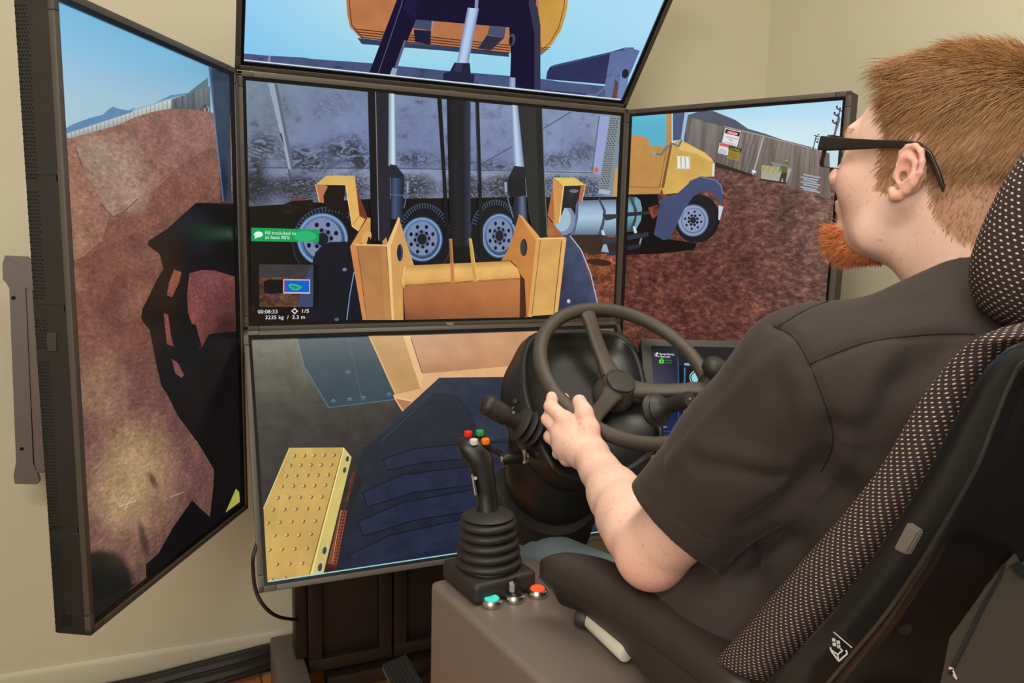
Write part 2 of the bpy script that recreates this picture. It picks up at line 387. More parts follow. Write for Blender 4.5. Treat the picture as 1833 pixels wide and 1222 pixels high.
    def text(s,t,x,y,h,col,width=None,dirn=(1,0),bold=0,upv=None):
        """baseline start px x,y; cap height h px; optional total width px"""
        V,Fs=text_geo(t,bold); s.z+=s.dz; sc=h/.70; xs=[p[0] for p in V]; w=(max(xs)-min(xs))*sc; kx=(width/w) if width else 1
        l=math.hypot(*dirn); ex=(dirn[0]/l,dirn[1]/l); ey=upv or (ex[1],-ex[0])
        P=[s.loc((x+(p[0]-min(xs))*sc*kx*ex[0]+p[1]*sc*ey[0],y+(p[0]-min(xs))*sc*kx*ex[1]+p[1]*sc*ey[1])) for p in V]
        for f in Fs: s.raw([P[i] for i in f],[s2l(col)]*len(f),0)
    def build(s,parent,name='screen'):
        me=bpy.data.meshes.new(name); me.from_pydata(s.V,[],s.F); 
        for m in PM: me.materials.append(m)
        me.polygons.foreach_set('material_index',s.m); ca=me.color_attributes.new('Col','FLOAT_COLOR','POINT')
        ca.data.foreach_set('color',[x for c in s.C for x in c]); me.update()
        return link(name,me,parent)
# ------------------------------------------------------------------ pictures on the displays
# ---- top display
p=Pic('T')
p.grid([(420,-260),(1300,-260),(1230,200),(420,150)],[[(130,200,240)]*4,[(150,208,242),(188,228,232),(176,224,240),(170,216,246)],[(140,202,242),(180,224,234),(160,216,238),(178,220,246)],[(122,192,232),(136,204,232),(140,208,234),(150,212,238)]],sub=4)
p.poly([(436,97),(480,101),(540,104),(560,107),(660,114),(740,122),(800,128),(912,137),(975,143),(1000,147),(1130,160),(1111,182),(436,112)],(72,84,122),'light_grunge')
p.poly([(481,101),(485,101),(484,113),(479,113)],(125,140,165))
p.poly([(978,143),(980,130),(985,121),(992,117.5),(1094,94),(1084,152)],(42,48,84),'light_grunge')
p.poly([(985,121),(992,117.5),(1094,94),(1120,86),(1136,86),(1134,90),(1096,97),(990,122)],(60,72,108))
p.poly([(1094,95),(1134,88),(1146,92),(1110,178),(1084,176),(1084,152)],(92,112,160),'light_grunge')
p.poly([(1108,150),(1104,178),(1096,176),(1102,143)],(96,66,58))
p.poly([(1112,130),(1123,124),(1128,132),(1118,180),(1106,180)],(110,130,178)); p.ell(1120,133,6.2,8.5,(22,20,30),15)
p.line([(1117,88),(1135,90),(1100,132),(1082,160),(1066,172),(1050,170)],3,(96,112,150)); p.line([(1050,170),(975,163)],3,(48,56,88))
p.poly([(620,-250),(1018,-250),(1018,0),(1014,26),(1005,55),(989,81),(970,97),(911,95),(800,86),(645,69),(627,50),(621.7,26),(620,0)],(184,118,76),'paint')
p.poly([(960,-200),(1018,-200),(1018,0),(1014,26),(1005,55),(989,81),(972,92),(966,60)],(196,148,70),'paint')
p.line([(626,-100),(626,10),(630,46),(650,70)],2,(110,60,40)); p.line([(1011,-100),(1011,10),(1001,50),(985,78),(968,92)],1.5,(120,80,45))
p.poly([(640,69),(797,85),(911,96),(912,103),(797,92),(648,80)],(48,62,92))
for i in range(4):
    y0=53+i*5; x0=634+i*4; p.line([(x0,y0),(913,y0+(913-x0)*.105)],1.7,(58,30,28)); p.line([(968,87+i*4),(986-i*4,86+i*3)],1.4,(58,30,28))
p.poly([(743,33),(773.5,35),(772,56),(738,51)],(66,76,106)); p.poly([(741,54),(772,56),(771,81),(743,76)],(28,28,58))
p.poly([(877,47),(906,50),(903,69),(873,63)],(70,80,108)); p.poly([(872,64),(903,69),(879.5,91),(856,88)],(46,46,66))
p.line([(775,38),(773,58)],1.5,(140,150,190))
p.poly([(745,-200),(860,-200),(960,-200),(960,20),(968,47),(968,162),(913,156),(915,100),(912,50),(745,36),(730,73),(703,134),(661,132),(679,84),(698,34),(711,0),(730,-60)],(22,17,48))
p.poly([(947,-100),(958,4),(963,16),(968,47),(968,162),(957,161),(957,60),(947,10)],(52,52,78)); p.poly([(742,-60),(735,-20),(722,18),(745,36),(745,20),(750,-40)],(30,24,64))
p.line([(735,-60),(718,13),(677,133)],1.3,(96,92,120)); p.ell(917,72,5.5,11,(70,74,98),8); p.ell(915,74,3.5,8,(22,20,45),8)
p.poly([(724,72),(728,74),(711,123),(706,122)],(88,96,118)); p.poly([(703,122),(712,124),(708,137),(698,135)],(150,165,185))
p.poly([(853,-60),(860,-60),(856,17),(850,16)],(130,140,180))
p.grid([(837.6,14.5),(857.8,16),(839,114),(818.5,112)],[[(120,135,180),(185,205,235),(175,195,228),(110,125,170)]])
p.poly([(814,112.6),(841.5,114),(843,133.6),(850,135),(848.6,150),(793,145),(794.4,132),(806,128)],(34,34,60)); p.poly([(818,113),(829,114),(826,130),(812,128)],(52,54,84))
p.grid([(913,139),(923,140),(923,160),(911.5,158)],[[(110,125,170),(160,175,210),(130,145,185)]])
p.line([(784,142),(784,148)],5,(60,66,90)); p.line([(854,147),(854,151)],5,(60,66,90))
p.line([(437,108.3),(1111,179)],2.2,(214,226,238))  # light leaking along the screen's lower edge, painted as a pale line
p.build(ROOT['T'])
# ---- centre display
p=Pic('C')
p.poly([(430,140),(1115,200),(1110,590),(440,590)],(12,10,12))
p.grid([(436,140),(1115,202),(1106,356),(440,372)],[[(118,134,152),(118,134,168),(128,142,178),(130,146,180)],[(112,126,150),(112,126,164),(118,132,168),(126,142,178)],[(110,118,142),(108,120,154),(120,132,165),(120,136,170)]],'light_grunge')
p.grid([(436,300),(1076,306),(1074,356),(438,372)],[[(120,128,158),(140,150,180),(146,156,184)],[(96,102,124),(120,130,156),(126,136,162)]],'light_grunge')
for q in ((470,262,45,34,.9),(455,300,30,30,.9),(540,278,60,26,.85),(620,268,62,34,.95),(560,296,60,18,.9),(645,290,30,26,.9),(740,285,50,22,.85),(820,290,50,20,.85),(888,296,42,16,.8),(1000,286,60,22,.7),(1045,270,30,34,.55),(500,205,40,40,.25),(590,190,50,30,.3),(730,215,40,30,.2),(885,205,26,12,.4)): p.blob(*q[:4],(44,42,36),q[4],0,'marks',core=.3)
for x,r in ((452,60),(540,60),(630,50),(745,50),(830,50),(900,46),(1000,60),(1050,44)): p.blob(x,338,r,34,(40,40,42),.95,0,'marks_fine',core=.5)
for x in (450,520,600,740,830,900): p.blob(x,332,46,26,(48,44,38),.8,0,'marks',core=.4)
p.blob(455,330,50,60,(30,34,30),.45)
p.line([(441,300),(660,301)],1.5,(60,62,80)); p.line([(707,301),(1062,309)],1.5,(70,74,94))
p.line([(1023,200),(968,233)],1.8,(70,80,105)); p.line([(918,262),(858,296)],1.8,(72,82,108))
p.poly([(491,149),(497,151),(526,299),(521,301)],(92,100,118)); p.poly([(480,148),(491,149),(521,301),(517,303)],(150,162,186)); p.poly([(500,236),(510,268),(505,240)],(70,66,60)); p.line([(517,303),(522,330)],2.5,(70,72,86))
p.poly([(1074.6,207),(1092.5,208),(1076,310),(1061.5,309)],(146,158,204)); p.line([(1073.5,207),(1060.5,309)],1.8,(86,92,96))
p.poly([(1092.5,206),(1112,206),(1101,348),(1072,346),(1077,308)],(126,136,142))
for i in range(34):
    for j in range(3):
        x=1095+j*5.2-(i*.62)-(2 if i%2 else 0)
        if x<1072: continue
        p.line([(x,212+i*4),(x+2.9,212.6+i*4)],1.6,(52,56,58))
p.poly([(1101,300),(1106,300),(1104,352),(1096,352)],(190,150,90)); p.poly([(1072,338),(1092,341),(1091,349),(1071,346)],(165,175,190)); p.ell(1066.6,304,4.6,4.8,(196,104,62))
p.poly([(438,370),(660,356),(910,353),(1104,352),(1104,480),(440,590)],(14,11,12)); p.poly([(520,357),(545,355),(547,362),(522,364)],(120,55,38))
p.poly([(441,371),(495,372),(520,360),(560,357),(560,375),(441,400)],(30,20,17),'soil')
# ground at right
p.poly([(1018,450),(1104,448),(1104,570),(1040,570)],(132,74,52),'soil'); p.poly([(1018,420),(1104,418),(1104,452),(1060,458),(1020,452)],(46,30,24)); p.ell(1070,469,22,6,(50,26,20),6)
p.poly([(441,490),(456,490),(456,590),(441,590)],(50,22,20),'soil'); p.poly([(441,552),(550,552),(550,585),(441,585)],(26,14,14),'soil')
def wheel(cx,cy,rx,ry,tr,hub=(24,26,34)):
    k=ry/rx
    p.ell(cx+tr[2],cy+tr[3],tr[0]+3,tr[1]+3,(38,42,58)); p.ell(cx+tr[2],cy+tr[3],tr[0],tr[1],(16,17,24))
    for i in range(26):
        a=math.radians(-160+i*6); x0=cx+tr[2]+math.cos(a)*(tr[0]+2); y0=cy+tr[3]+math.sin(a)*(tr[1]+2); p.line([(x0,y0),(cx+tr[2]+math.cos(a)*(tr[0]-7),cy+tr[3]+math.sin(a)*(tr[1]-7))],1.3,(70,92,125))
    p.ell(cx,cy,rx+2,ry+2,(70,95,130)); p.ell(cx,cy,rx,ry,(126,160,200)); p.ell(cx,cy,rx*.93,ry*.93,(88,118,160)); p.ell(cx+rx*.04,cy+ry*.05,rx*.86,ry*.88,(58,78,112)); p.ell(cx,cy-ry*.03,rx*.78,ry*.8,(118,134,170))
    p.ell(cx,cy,rx*.42,ry*.42,(92,108,146))
    for i in range(8):
        a=math.radians(22+i*45); p.ell(cx+rx*.60*math.cos(a),cy+ry*.62*math.sin(a),rx*.085,ry*.095,(12,12,20)); a+=.3; p.ell(cx+rx*.36*math.cos(a),cy+ry*.36*math.sin(a),rx*.075,ry*.08,(10,10,16))
    p.ell(cx,cy,rx*.24,ry*.26,hub)
wheel(577,428,44,45,(62,62,10,6)); wheel(754.7,428,35,38,(47,62,4,0)); 
wheel(892.6,421.7,30,38,(44,60,-6,-2))
p.poly([(441,372),(500,372),(524,400),(520,452),(500,490),(441,560)],(13,10,11)); 
p.poly([(559,467),(564,452),(574,441),(590,433),(622,432),(637,447),(652,574),(545,577)],(20,22,32)); p.line([(633,486),(625,530),(620,572)],1.8,(120,140,180)); p.ell(616,482,4,3,(110,125,160)); p.ell(602,571,4,3,(80,95,130))
# tank
p.grid([(1031,359),(1101,357),(1101,421),(1023,422)],[[(95,110,140)]*3,[(150,175,205)]*3,[(168,196,218)]*3,[(130,158,182)]*3,[(80,98,118)]*3])
p.poly([(1068,355),(1072,355),(1083,378),(1080,400),(1074,421),(1068,421),(1076,396),(1078,378)],(64,70,92)); p.poly([(1029,360),(1034,360),(1033,390),(1026,422),(1018,421),(1028,392)],(86,96,122)); p.ell(1008,394,20,27,(118,136,162)); p.ell(1005,392,15,22,(158,184,206))
p.poly([(1076,383.5),(1104,383),(1104,390),(1083,395)],(44,48,62)); p.poly([(1073,424),(1104,424),(1104,432),(1080,436)],(48,52,68)); p.poly([(1074,412),(1079,412),(1082,424),(1077,424)],(190,210,220)); p.poly([(1078,437),(1084,437),(1088,452),(1074,450)],(150,170,190)); p.poly([(1074,448),(1104,448),(1104,456),(1088,457)],(40,44,60))
# right fender
p.grid([(1005,421),(1030,421),(1068,545),(990,560)],[[(58,68,94),(64,76,104)],[(42,48,74),(60,70,102)],[(38,44,68),(56,66,100)]],'cloth'); p.poly([(1018,421),(1104,421),(1104,560),(1069,545),(1066,526),(1055,488),(1038,447)],(132,74,52),'soil'); p.poly([(1018,420),(1075,420),(1104,430),(1104,450),(1060,456),(1040,450)],(52,34,27)); p.ell(1070,469,22,6,(50,26,20),6)
p.line([(1018,421),(1038,446.6),(1055,488),(1068,543)],1.8,(176,188,214)); p.ell(1016,538.5,3,3.4,(196,200,222))
# tank again in front of the ground
p.poly([(1074,448),(1104,448),(1104,456),(1088,457)],(40,44,60)); p.poly([(1078,437),(1084,437),(1088,452),(1074,450)],(150,170,190)); p.poly([(1073,424),(1104,424),(1104,432),(1080,436)],(48,52,68))
# arms, rods, cylinders
p.poly([(657,160),(697,164),(697,432),(664,432)],(34,34,44)); p.poly([(657,160),(671,162),(677,432),(664,432)],(17,15,24)); p.line([(671,164),(677,430)],1.4,(130,132,140))
p.grid([(694.5,165),(706,166),(707.6,297),(694,297)],[[(112,132,160),(160,188,205),(205,228,232),(120,140,165)]])
p.grid([(697.6,298),(722.5,316),(720,392),(697.6,392)],[[(24,28,42),(66,82,116),(44,56,86),(20,24,38)]]); p.poly([(697,294),(708,296),(722,314),(722,320),(697,318)],(30,32,48)); p.line([(722.5,350),(698,348)],1.5,(90,105,140)); p.grid([(725,325),(732,326),(731,345),(726,346)],[[(40,50,70),(150,165,195),(50,60,80)]]); p.line([(728,345),(722,372)],2,(90,100,130))
p.poly([(781,175),(789,176),(797,320),(803,425),(795,425),(790.5,320)],(16,17,24)); p.poly([(848.6,180),(856,181),(860,320),(864,465),(857,465),(853,320)],(18,20,28)); p.line([(850,184),(855,330)],1,(66,76,100))
p.grid([(798,178),(840,180),(840,441),(804,441)],[[(12,12,16),(26,27,36),(20,21,30),(46,52,74)]]); p.poly([(806,440),(838,441),(836,480),(808,480)],(14,13,18)); p.line([(840,184),(840,440)],1.4,(44,54,80))
p.grid([(913.6,186),(925.4,188),(937,300),(919,299)],[[(120,138,168),(190,210,232),(158,180,208),(104,120,150)]])
p.grid([(920,298),(937,300),(944,420),(915,400)],[[(18,18,26),(38,44,62),(96,108,138),(20,20,30)]]); p.poly([(919,297),(937,299),(940,318),(909,320),(908,318)],(28,30,40)); p.poly([(908,318),(938,318),(939,350),(912,354),(908,345)],(22,22,30)); p.grid([(900,326),(906,326),(907,344),(901,344)],[[(50,60,80),(170,185,205),(60,70,90)]]); p.line([(904,344),(917,390)],1.8,(110,120,145))
p.poly([(925,188),(968,192),(972.5,320),(977.6,430),(955,426),(944,380),(938.5,320)],(40,40,42)); p.poly([(957,191),(968,192),(972.5,320),(977.6,430),(964,428),(961,320)],(22,28,28)); p.line([(968.5,200),(972.8,320),(977.8,425)],1.2,(110,120,125))
# left lamp bracket
p.poly([(577,332),(617.7,331),(612,378),(590,376),(578,364)],(22,15,17)); p.poly([(611,376),(620,376),(620,393),(612,391)],(24,16,18)); p.poly([(564,331),(580,331),(586,334),(578,350),(579,364),(571,362)],(184,112,78)); p.line([(564,331),(571,362)],1.5,(222,196,120))
p.poly([(564,330.5),(583.7,314.4),(634.7,315),(617.7,331.6)],(212,176,98),'paint'); p.poly([(634.7,331),(657,389),(651.8,394),(642.6,386)],(112,52,40)); p.poly([(617.7,331.4),(634.7,315.7),(642.6,386.4),(653,392),(641,413),(629.5,405)],(222,174,98),'paint'); p.line([(617.7,331.4),(629.5,405),(641,413)],1.4,(240,210,140)); p.line([(634.7,317),(642.6,386.4),(653,392)],1.2,(130,90,50)); p.line([(642,387),(630,403)],1.2,(160,110,70))
# left tower
p.poly([(625.6,441),(657,389),(662,390),(662,434),(634.7,437)],(208,150,84),'paint'); p.ell(655,425,8,13,(212,164,100),20); p.poly([(658,424),(662,424),(662,436),(655,436)],(40,24,20)); p.poly([(683,432),(690,424),(693,437),(684,437)],(190,140,90))
p.poly([(634.7,437),(693.7,438.5),(704,572),(650,572)],(186,130,76),'paint'); p.poly([(640,441),(680,441),(688,572),(655,572)],(176,122,72),'paint'); p.line([(690,441),(701,572)],1,(110,70,42)); p.line([(639,441),(655,572)],1,(104,66,44)); p.poly([(625.6,441),(634.7,437),(655,572),(648,572)],(206,132,82),'paint')
p.poly([(691,437),(712,387.7),(739.5,474),(723,482),(719,492),(721,572),(704,572),(697,441)],(208,156,92),'paint'); p.poly([(712,388),(715,392),(698,440),(704,572),(700,572),(691,438)],(234,192,126)); p.ell(714.5,452,5.4,15.5,(58,62,84)); p.ell(713,452,3.6,14,(30,34,48)); p.line([(634.7,437.5),(693.7,438.8)],2.2,(238,202,136)); p.line([(721,490),(724,572)],4,(36,18,14))
# drum
p.grid([(724,475),(925,466),(934,500),(718,513)],[[(190,142,80)]*2,[(228,180,104)]*2,[(226,172,98)]*2,[(206,144,80)]*2],'paint'); p.grid([(720,513),(934,500),(930,570),(724,573)],[[(176,112,70),(186,118,70)],[(166,102,64),(176,108,62)],[(120,74,52),(162,100,60)]],'paint')
p.line([(720,510),(934,497)],1,(92,50,34)); p.line([(720,512),(934,499)],1,(110,60,40)); p.line([(724,476),(719,498),(722,514)],2,(236,190,124)); p.line([(912,467),(926,480),(932,500)],2.4,(90,58,36))
p.poly([(802,427),(807.5,427),(812,506),(805.4,507)],(186,130,74)); p.line([(803,430),(806,470)],3,(140,86,50)); p.poly([(837,426),(842,426),(853,503),(845.4,504)],(196,154,76)); p.line([(842,428),(853,502)],1.2,(236,200,120))
# right tower
p.poly([(977.6,388),(1006,422),(1001,427),(960,428),(965,424),(978,424)],(156,94,52)); p.ell(984,415,7,8,(170,104,60)); p.poly([(960.6,426),(977,424),(979,420),(960,420)],(30,24,22))
p.poly([(926.6,384),(960.6,426),(945,566),(931,568),(932,500),(926,482),(916,466),(895,466),(906,449),(914,430)],(190,124,62),'paint'); p.poly([(926.6,384),(932,386),(964,424),(950,567),(943,566),(957,430)],(216,158,92)); p.poly([(929,490),(937,500),(940,566),(928,568)],(70,32,24))
p.poly([(960.6,427),(1005,427),(990.7,562),(945,565)],(212,162,90),'paint'); p.line([(965,430),(950,562)],1.2,(130,84,50)); p.line([(960.6,427),(1006,426)],2.4,(240,206,132)); p.poly([(1005,423),(1011.6,425.6),(996,560),(989.4,561)],(226,170,98)); p.line([(1003,430),(989,560)],1.4,(96,62,40)); p.ell(935.5,442.7,6,15.5,(34,36,42)); p.ell(933.5,442.7,4.6,14,(52,56,62))
# right lamp bracket
p.poly([(1007.7,333),(1043,333),(1034,352),(1026,372),(1008,372),(1002,386),(998,380)],(28,26,36)); p.grid([(1008,339),(1032,341),(1027,371),(1008,371)],[[(24,22,30),(46,46,58),(22,20,28)],[(20,18,24),(24,24,32),(20,18,24)]]); p.ell(1025,342,8,3,(110,112,132))
p.poly([(1037,332.7),(1046,331.5),(1039,362),(1032.6,359)],(176,98,74)); p.line([(1045.5,331),(1039,361)],1.3,(222,190,110)); p.poly([(988,319.6),(1006.4,332.7),(998.6,399.5),(992,401),(977.6,386),(984,352),(987,340)],(204,146,80),'paint'); p.poly([(987,335),(988,352),(990,396),(977.6,386),(982,360)],(170,102,64)); p.line([(1006.4,332.7),(998.6,399)],2,(238,204,134)); p.poly([(988,318),(1026,318),(1045.7,331.4),(1006.4,333)],(226,196,100),'paint')
# head-up display
p.poly([(449.3,407.4),(569.8,410.5),(569.8,433),(449.3,431.5)],(6,158,84)); p.ell(545,423,20,9.5,(40,178,112)); p.ell(462,419.3,8,5.2,(220,240,228)); p.poly([(456,421),(455,427),(463,424)],(220,240,228))
p.text('Fill truck-bed to',474.2,419.3,6.4,(226,244,234),54.5,(54,.9)); p.text('at least 85%',474.2,427.2,6.4,(226,244,234),43.5,(43,.9))
p.poly([(462.7,472.3),(559.6,473.4),(559.6,548.8),(464,548.3)],(58,56,60),'cloth'); p.poly([(463,497),(532,495),(552,504),(559.6,530),(559.6,548.8),(464,548.3)],(96,64,52),'soil'); p.poly([(559.6,474),(559.6,548.8),(531,548.6),(541,515),(551,485)],(58,70,102)); p.poly([(559.6,473),(569,473),(569,550),(559.6,549)],(14,14,20))
p.poly([(471,503),(484,499),(506,500),(506,524),(484,526),(472,522)],(10,9,12)); p.line([(487,500),(498,500)],2,(40,42,50)); p.line([(487,525),(498,525)],2,(40,42,50)); p.poly([(506,499),(554,499.5),(554,525),(506,524.5)],(200,190,205)); p.poly([(508.5,501),(552.5,501.5),(552.5,522.5),(508.5,522)],(14,92,196)); p.line([(508,500),(508,524)],1.4,(220,60,90))
p.poly([(515,509),(521,506.5),(530,508),(536,511),(541,512),(537,516),(532,519),(524,519),(517,514)],(30,180,140)); p.poly([(519,510),(529,511),(534,514),(528,517),(521,513)],(20,140,96))
p.text('00:08:33',461,560.2,6.6,(228,232,234),35,(1,-.01)); p.text('1/5',540,559,6.6,(228,232,234),12,(1,-.01)); p.text('3235 kg  /  3.3 m',474.4,570.3,6.6,(228,232,234),70.6,(1,-.01))
p.ell(526.6,556,4.2,4.2,(228,232,234)); p.ell(526.6,556,2.8,2.8,(20,12,12))
for dx,dy in ((-6,0),(6,0),(0,-6),(0,6)): p.line([(526.6+dx*.4,556+dy*.4),(526.6+dx,556+dy)],1.3,(228,232,234))
p.build(ROOT['C'])
# ---- right display
p=Pic('R')
p.grid([(1120,195),(1515,170),(1515,300),(1120,300)],[[(120,190,215),(165,215,240),(168,214,240)],[(170,215,225),(205,232,240),(200,228,240)],[(190,225,230),(216,238,238),(206,230,240)]],sub=4)
p.poly([(1225,207),(1250,199),(1275,198),(1290,204),(1315,214),(1338,230),(1369,239),(1400,250),(1446,261.5),(1482,273),(1482,300),(1220,300)],(84,88,104),'paint')
p.poly([(1220,205),(1245,211),(1296,226),(1296,300),(1240,300)],(92,92,94),'planks')
p.grid([(1238,211),(1300,228),(1284,298),(1225,290)],[[(118,112,110),(122,112,108)],[(104,98,96),(110,100,96)]],'planks')
p.grid([(1366,243),(1484,274),(1484,350),(1352,318)],[[(128,116,110),(124,114,108)],[(104,92,88),(112,98,92)]],'planks'); p.line([(1366,243),(1484,274)],1.6,(160,156,152))
p.grid([(1296,226),(1367,243),(1346,313),(1281,290)],[[(134,124,116),(126,116,112)],[(112,104,98),(110,100,96)]],'planks')
for i in range(1,9):
    t=i/9; p.line([(1296+71*t,226+17*t),(1281+65*t,290+23*t)],1,(74,66,64))
for i in range(1,6):
    t=i/6; p.line([(1238+62*t,211+17*t),(1225+59*t,290+8*t)],1,(76,70,70))
for i in range(1,14):
    t=i/14; p.line([(1366+118*t,243+31*t),(1352+132*t,318+32*t)],.8,(88,80,78))
p.line([(1367,243),(1346,313)],2.2,(170,172,166)); p.line([(1296,226),(1281,290)],1.4,(84,80,78)); p.line([(1296,226),(1367,243)],1.6,(166,160,152))
# ground
p.grid([(1120,280),(1540,330),(1540,900),(1090,900)],[[(104,66,56),(110,76,66),(116,94,84)],[(102,62,52),(104,66,56),(116,90,80)],[(100,58,46),(96,58,50),(112,82,72)],[(92,48,40),(88,46,42),(98,62,56)],[(80,42,36),(80,42,38),(90,56,50)]],'soil',sub=4)
p.poly([(1284,160),(1285,161),(1286,160)],(0,0,0))
# redraw what stands above the ground line
p.grid([(1296,226),(1367,243),(1347,313),(1281,290)],[[(134,124,116),(126,116,112)],[(112,104,98),(110,100,96)]],'planks')
for i in range(1,9):
    t=i/9; p.line([(1296+71*t,226+17*t),(1281+65*t,290+23*t)],1,(74,66,64))
p.grid([(1366,243),(1484,274),(1486,356),(1347,313)],[[(126,114,108),(124,114,108)],[(104,92,88),(112,98,92)]],'planks')
for i in range(1,14):
    t=i/14; p.line([(1366+118*t,243+31*t),(1350+134*t,314+38*t)],.8,(86,78,76))
p.line([(1367,243),(1347,313)],2.4,(170,172,166)); p.grid([(1238,211),(1296,227),(1281,292),(1225,280)],[[(118,112,110),(122,112,108)],[(104,98,96),(110,100,96)]],'planks'); p.line([(1296,226),(1281,290)],1.4,(84,80,78)); p.line([(1296,226),(1366,243),(1484,274)],1.6,(160,154,148)); 
p.poly([(1281,290),(1347,312),(1346,316),(1278,298)],(52,34,28))
p.poly([(1298,229),(1326,235.5),(1319,262),(1292,255)],(222,222,224)); p.poly([(1299,230.5),(1325,236.5),(1323,244.5),(1297,238)],(30,28,30)); p.ell(1311,237.5,10,3.6,(196,44,48),13); p.text('DANGER',1302,238,3.8,(236,232,232),18,(18,4.2),1)
for i,(t,w_) in enumerate((('CONSTRUCTION',22),('SITE',8),('UNAUTHORIZED PERSONNEL',22),('KEEP OUT',10))): p.text(t,(1299-i*1.3)+(24-w_)/2-2,245.5+i*4.4+(24-w_)*.1,3.0 if i<2 else 1.9,(48,46,60),w_,(18,4.2),.5)
p.poly([(1287.5,255.5),(1305,259),(1302,278),(1285,274)],(222,218,222)); p.poly([(1288,256),(1305,259.3),(1304,265),(1287,261.5)],(200,66,70)); p.text('DANGER',1289,262,2.8,(240,230,230),13,(18,4.2),.5)
for i in range(4): p.line([(1287.5-.5*i,266+2.3*i),(1301-.5*i,269+2.3*i)],.8,(110,110,124))
p.poly([(1305,261.5),(1327,266),(1322,288),(1301,283)],(150,132,44)); p.poly([(1305,261.5),(1327,266),(1325.6,273),(1304,268.3)],(46,40,24)); p.text('CAUTION',1306,267.6,4,(196,176,66),18,(18,4.0),.5)
for i in range(4): p.line([(1304.5-.6*i,272.5+2.8*i),(1321-.6*i,276+2.8*i)],.9,(92,82,34))
p.poly([(1363.5,295),(1417,302),(1407.7,327),(1361.5,321)],(164,162,150)); p.poly([(1380,289),(1410,296),(1418,303),(1384,297)],(130,132,128))
for i in range(5): p.poly([(1368+i*9,296+i*1.2),(1373+i*9,296.6+i*1.2),(1367+i*9,308+i),(1362+i*9,307+i)],(170,152,76))
p.line([(1346,306),(1353,308)],5,(214,222,226)); p.line([(1361,321),(1407,328)],3,(56,36,32))
p.poly([(1399,296),(1410,298),(1409,310),(1398,308)],(86,104,48)); p.ell(1408,290,2.4,3.2,(92,70,60)); p.ell(1408,287.8,3,1.6,(150,150,120)); p.poly([(1399,308),(1409,310),(1406,328),(1402,328),(1401,318),(1397,326),(1394,325)],(58,52,48)); p.line([(1399,297),(1395,306)],2,(80,90,60))
for i in range(7): p.line([(1438-i%2*5,312+i*4.4),(1468-i%3*3,318+i*4.4)],2.6,(158,168,182))
p.line([(1455,268),(1461,244)],2,(56,62,78)); p.line([(1457,242),(1467,245)],1.8,(56,62,78)); p.line([(1459,247),(1466,250)],1.5,(56,62,78)); p.ell(1465,241,1.6,1.4,(50,56,72)); p.ell(1463,254,2,2,(50,56,72))
p.poly([(1490,246),(1494,247),(1505,212),(1502,210)],(120,112,108)); p.line([(1492,246),(1504,196)],2.6,(96,92,96))
for (x,y) in ((1503,195),(1499,206),(1496,220)): p.line([(x-6,y-2),(x+4,y+4)],2.4,(56,58,74)); p.ell(x-5,y-4,2,2,(52,54,70)); p.ell(x+1,y-1,1.8,1.8,(52,54,70))
# truck
p.poly([(1118,348),(1177,346),(1188,427),(1248,435),(1242,447),(1180,454),(1118,456)],(18,12,13)); p.poly([(1160,372),(1177,366),(1182,382),(1168,392)],(130,66,48),'soil')
p.ell(1249,391,39,43,(16,17,22),8); p.ell(1245,392,37,42,(24,25,32),8); 
p.ell(1241,394.5,28,29,(86,100,132),10); p.ell(1241,394.5,26,27,(140,158,192),10); p.ell(1241.5,395,22.5,23.5,(100,114,150),10); p.ell(1241,394,20,21,(136,150,184),10)
for i in range(8):
    a=math.radians(10+i*45); p.ell(1241+14.5*math.cos(a),394+15.5*math.sin(a),2,2.3,(20,20,30)); p.ell(1241+8*math.cos(a+.3),394+8.6*math.sin(a+.3),2.4,2.5,(18,18,26))
p.ell(1241,394,5.5,5.8,(36,34,44))
p.poly([(1287,367),(1295,370),(1289,394),(1286,393)],(196,206,216))
p.grid([(1120,352),(1139,352),(1139,414),(1120,415)],[[(60,84,98)]*2,[(112,160,176)]*2,[(122,172,188)]*2,[(86,130,146)]*2,[(46,70,84)]*2]); p.poly([(1138,352),(1146,358),(1149.5,372),(1148,394),(1137,414)],(112,158,174)); p.poly([(1126,351),(1131,351),(1141,376),(1139,396),(1131,414),(1127,414),(1136,388),(1134,372)],(58,66,84))
p.poly([(1123,380),(1163.5,377.6),(1163.5,383.8),(1123,387.6)],(40,44,56)); p.poly([(1123,421),(1161.5,415),(1161.5,423),(1123,430)],(44,48,62)); p.poly([(1133,405),(1137,405),(1141,416),(1136,418)],(196,212,220)); p.poly([(1147,426),(1150,426),(1146,440),(1143,440)],(130,146,160)); p.poly([(1123,440),(1146,436),(1146,444),(1123,448)],(36,40,54))
p.poly([(1118,200),(1203,196),(1203,252),(1186.5,336),(1181,347),(1118,348)],(188,138,74),'paint'); p.poly([(1201,257.7),(1215,251),(1227,254),(1261.5,273),(1274,283),(1278.5,292),(1279,316),(1254,317),(1215,345),(1188,348),(1184,334)],(206,166,84),'paint'); p.poly([(1201,252),(1204,258),(1189,336),(1184,336)],(120,82,44)); p.poly([(1222,254),(1262,273),(1277,288),(1272,290),(1250,276),(1215,268)],(220,186,104)); p.poly([(1276,292),(1280,293),(1279,316),(1275,316)],(210,220,214))
p.poly([(1203,196),(1207,196),(1206,250),(1203,252)],(190,230,238)); p.poly([(1118,200),(1193.5,200),(1193.5,253.8),(1188.5,263.5),(1163.5,259.6),(1159.6,246),(1118,238)],(88,174,200)); p.grid([(1118,200),(1193.5,200),(1193.5,222),(1118,222)],[[(104,190,214)]*2,[(88,174,200)]*2]); p.line([(1181,336),(1194,262)],1.1,(120,86,48)); p.line([(1126,334),(1178,336),(1182,330)],1.1,(120,86,48)); 
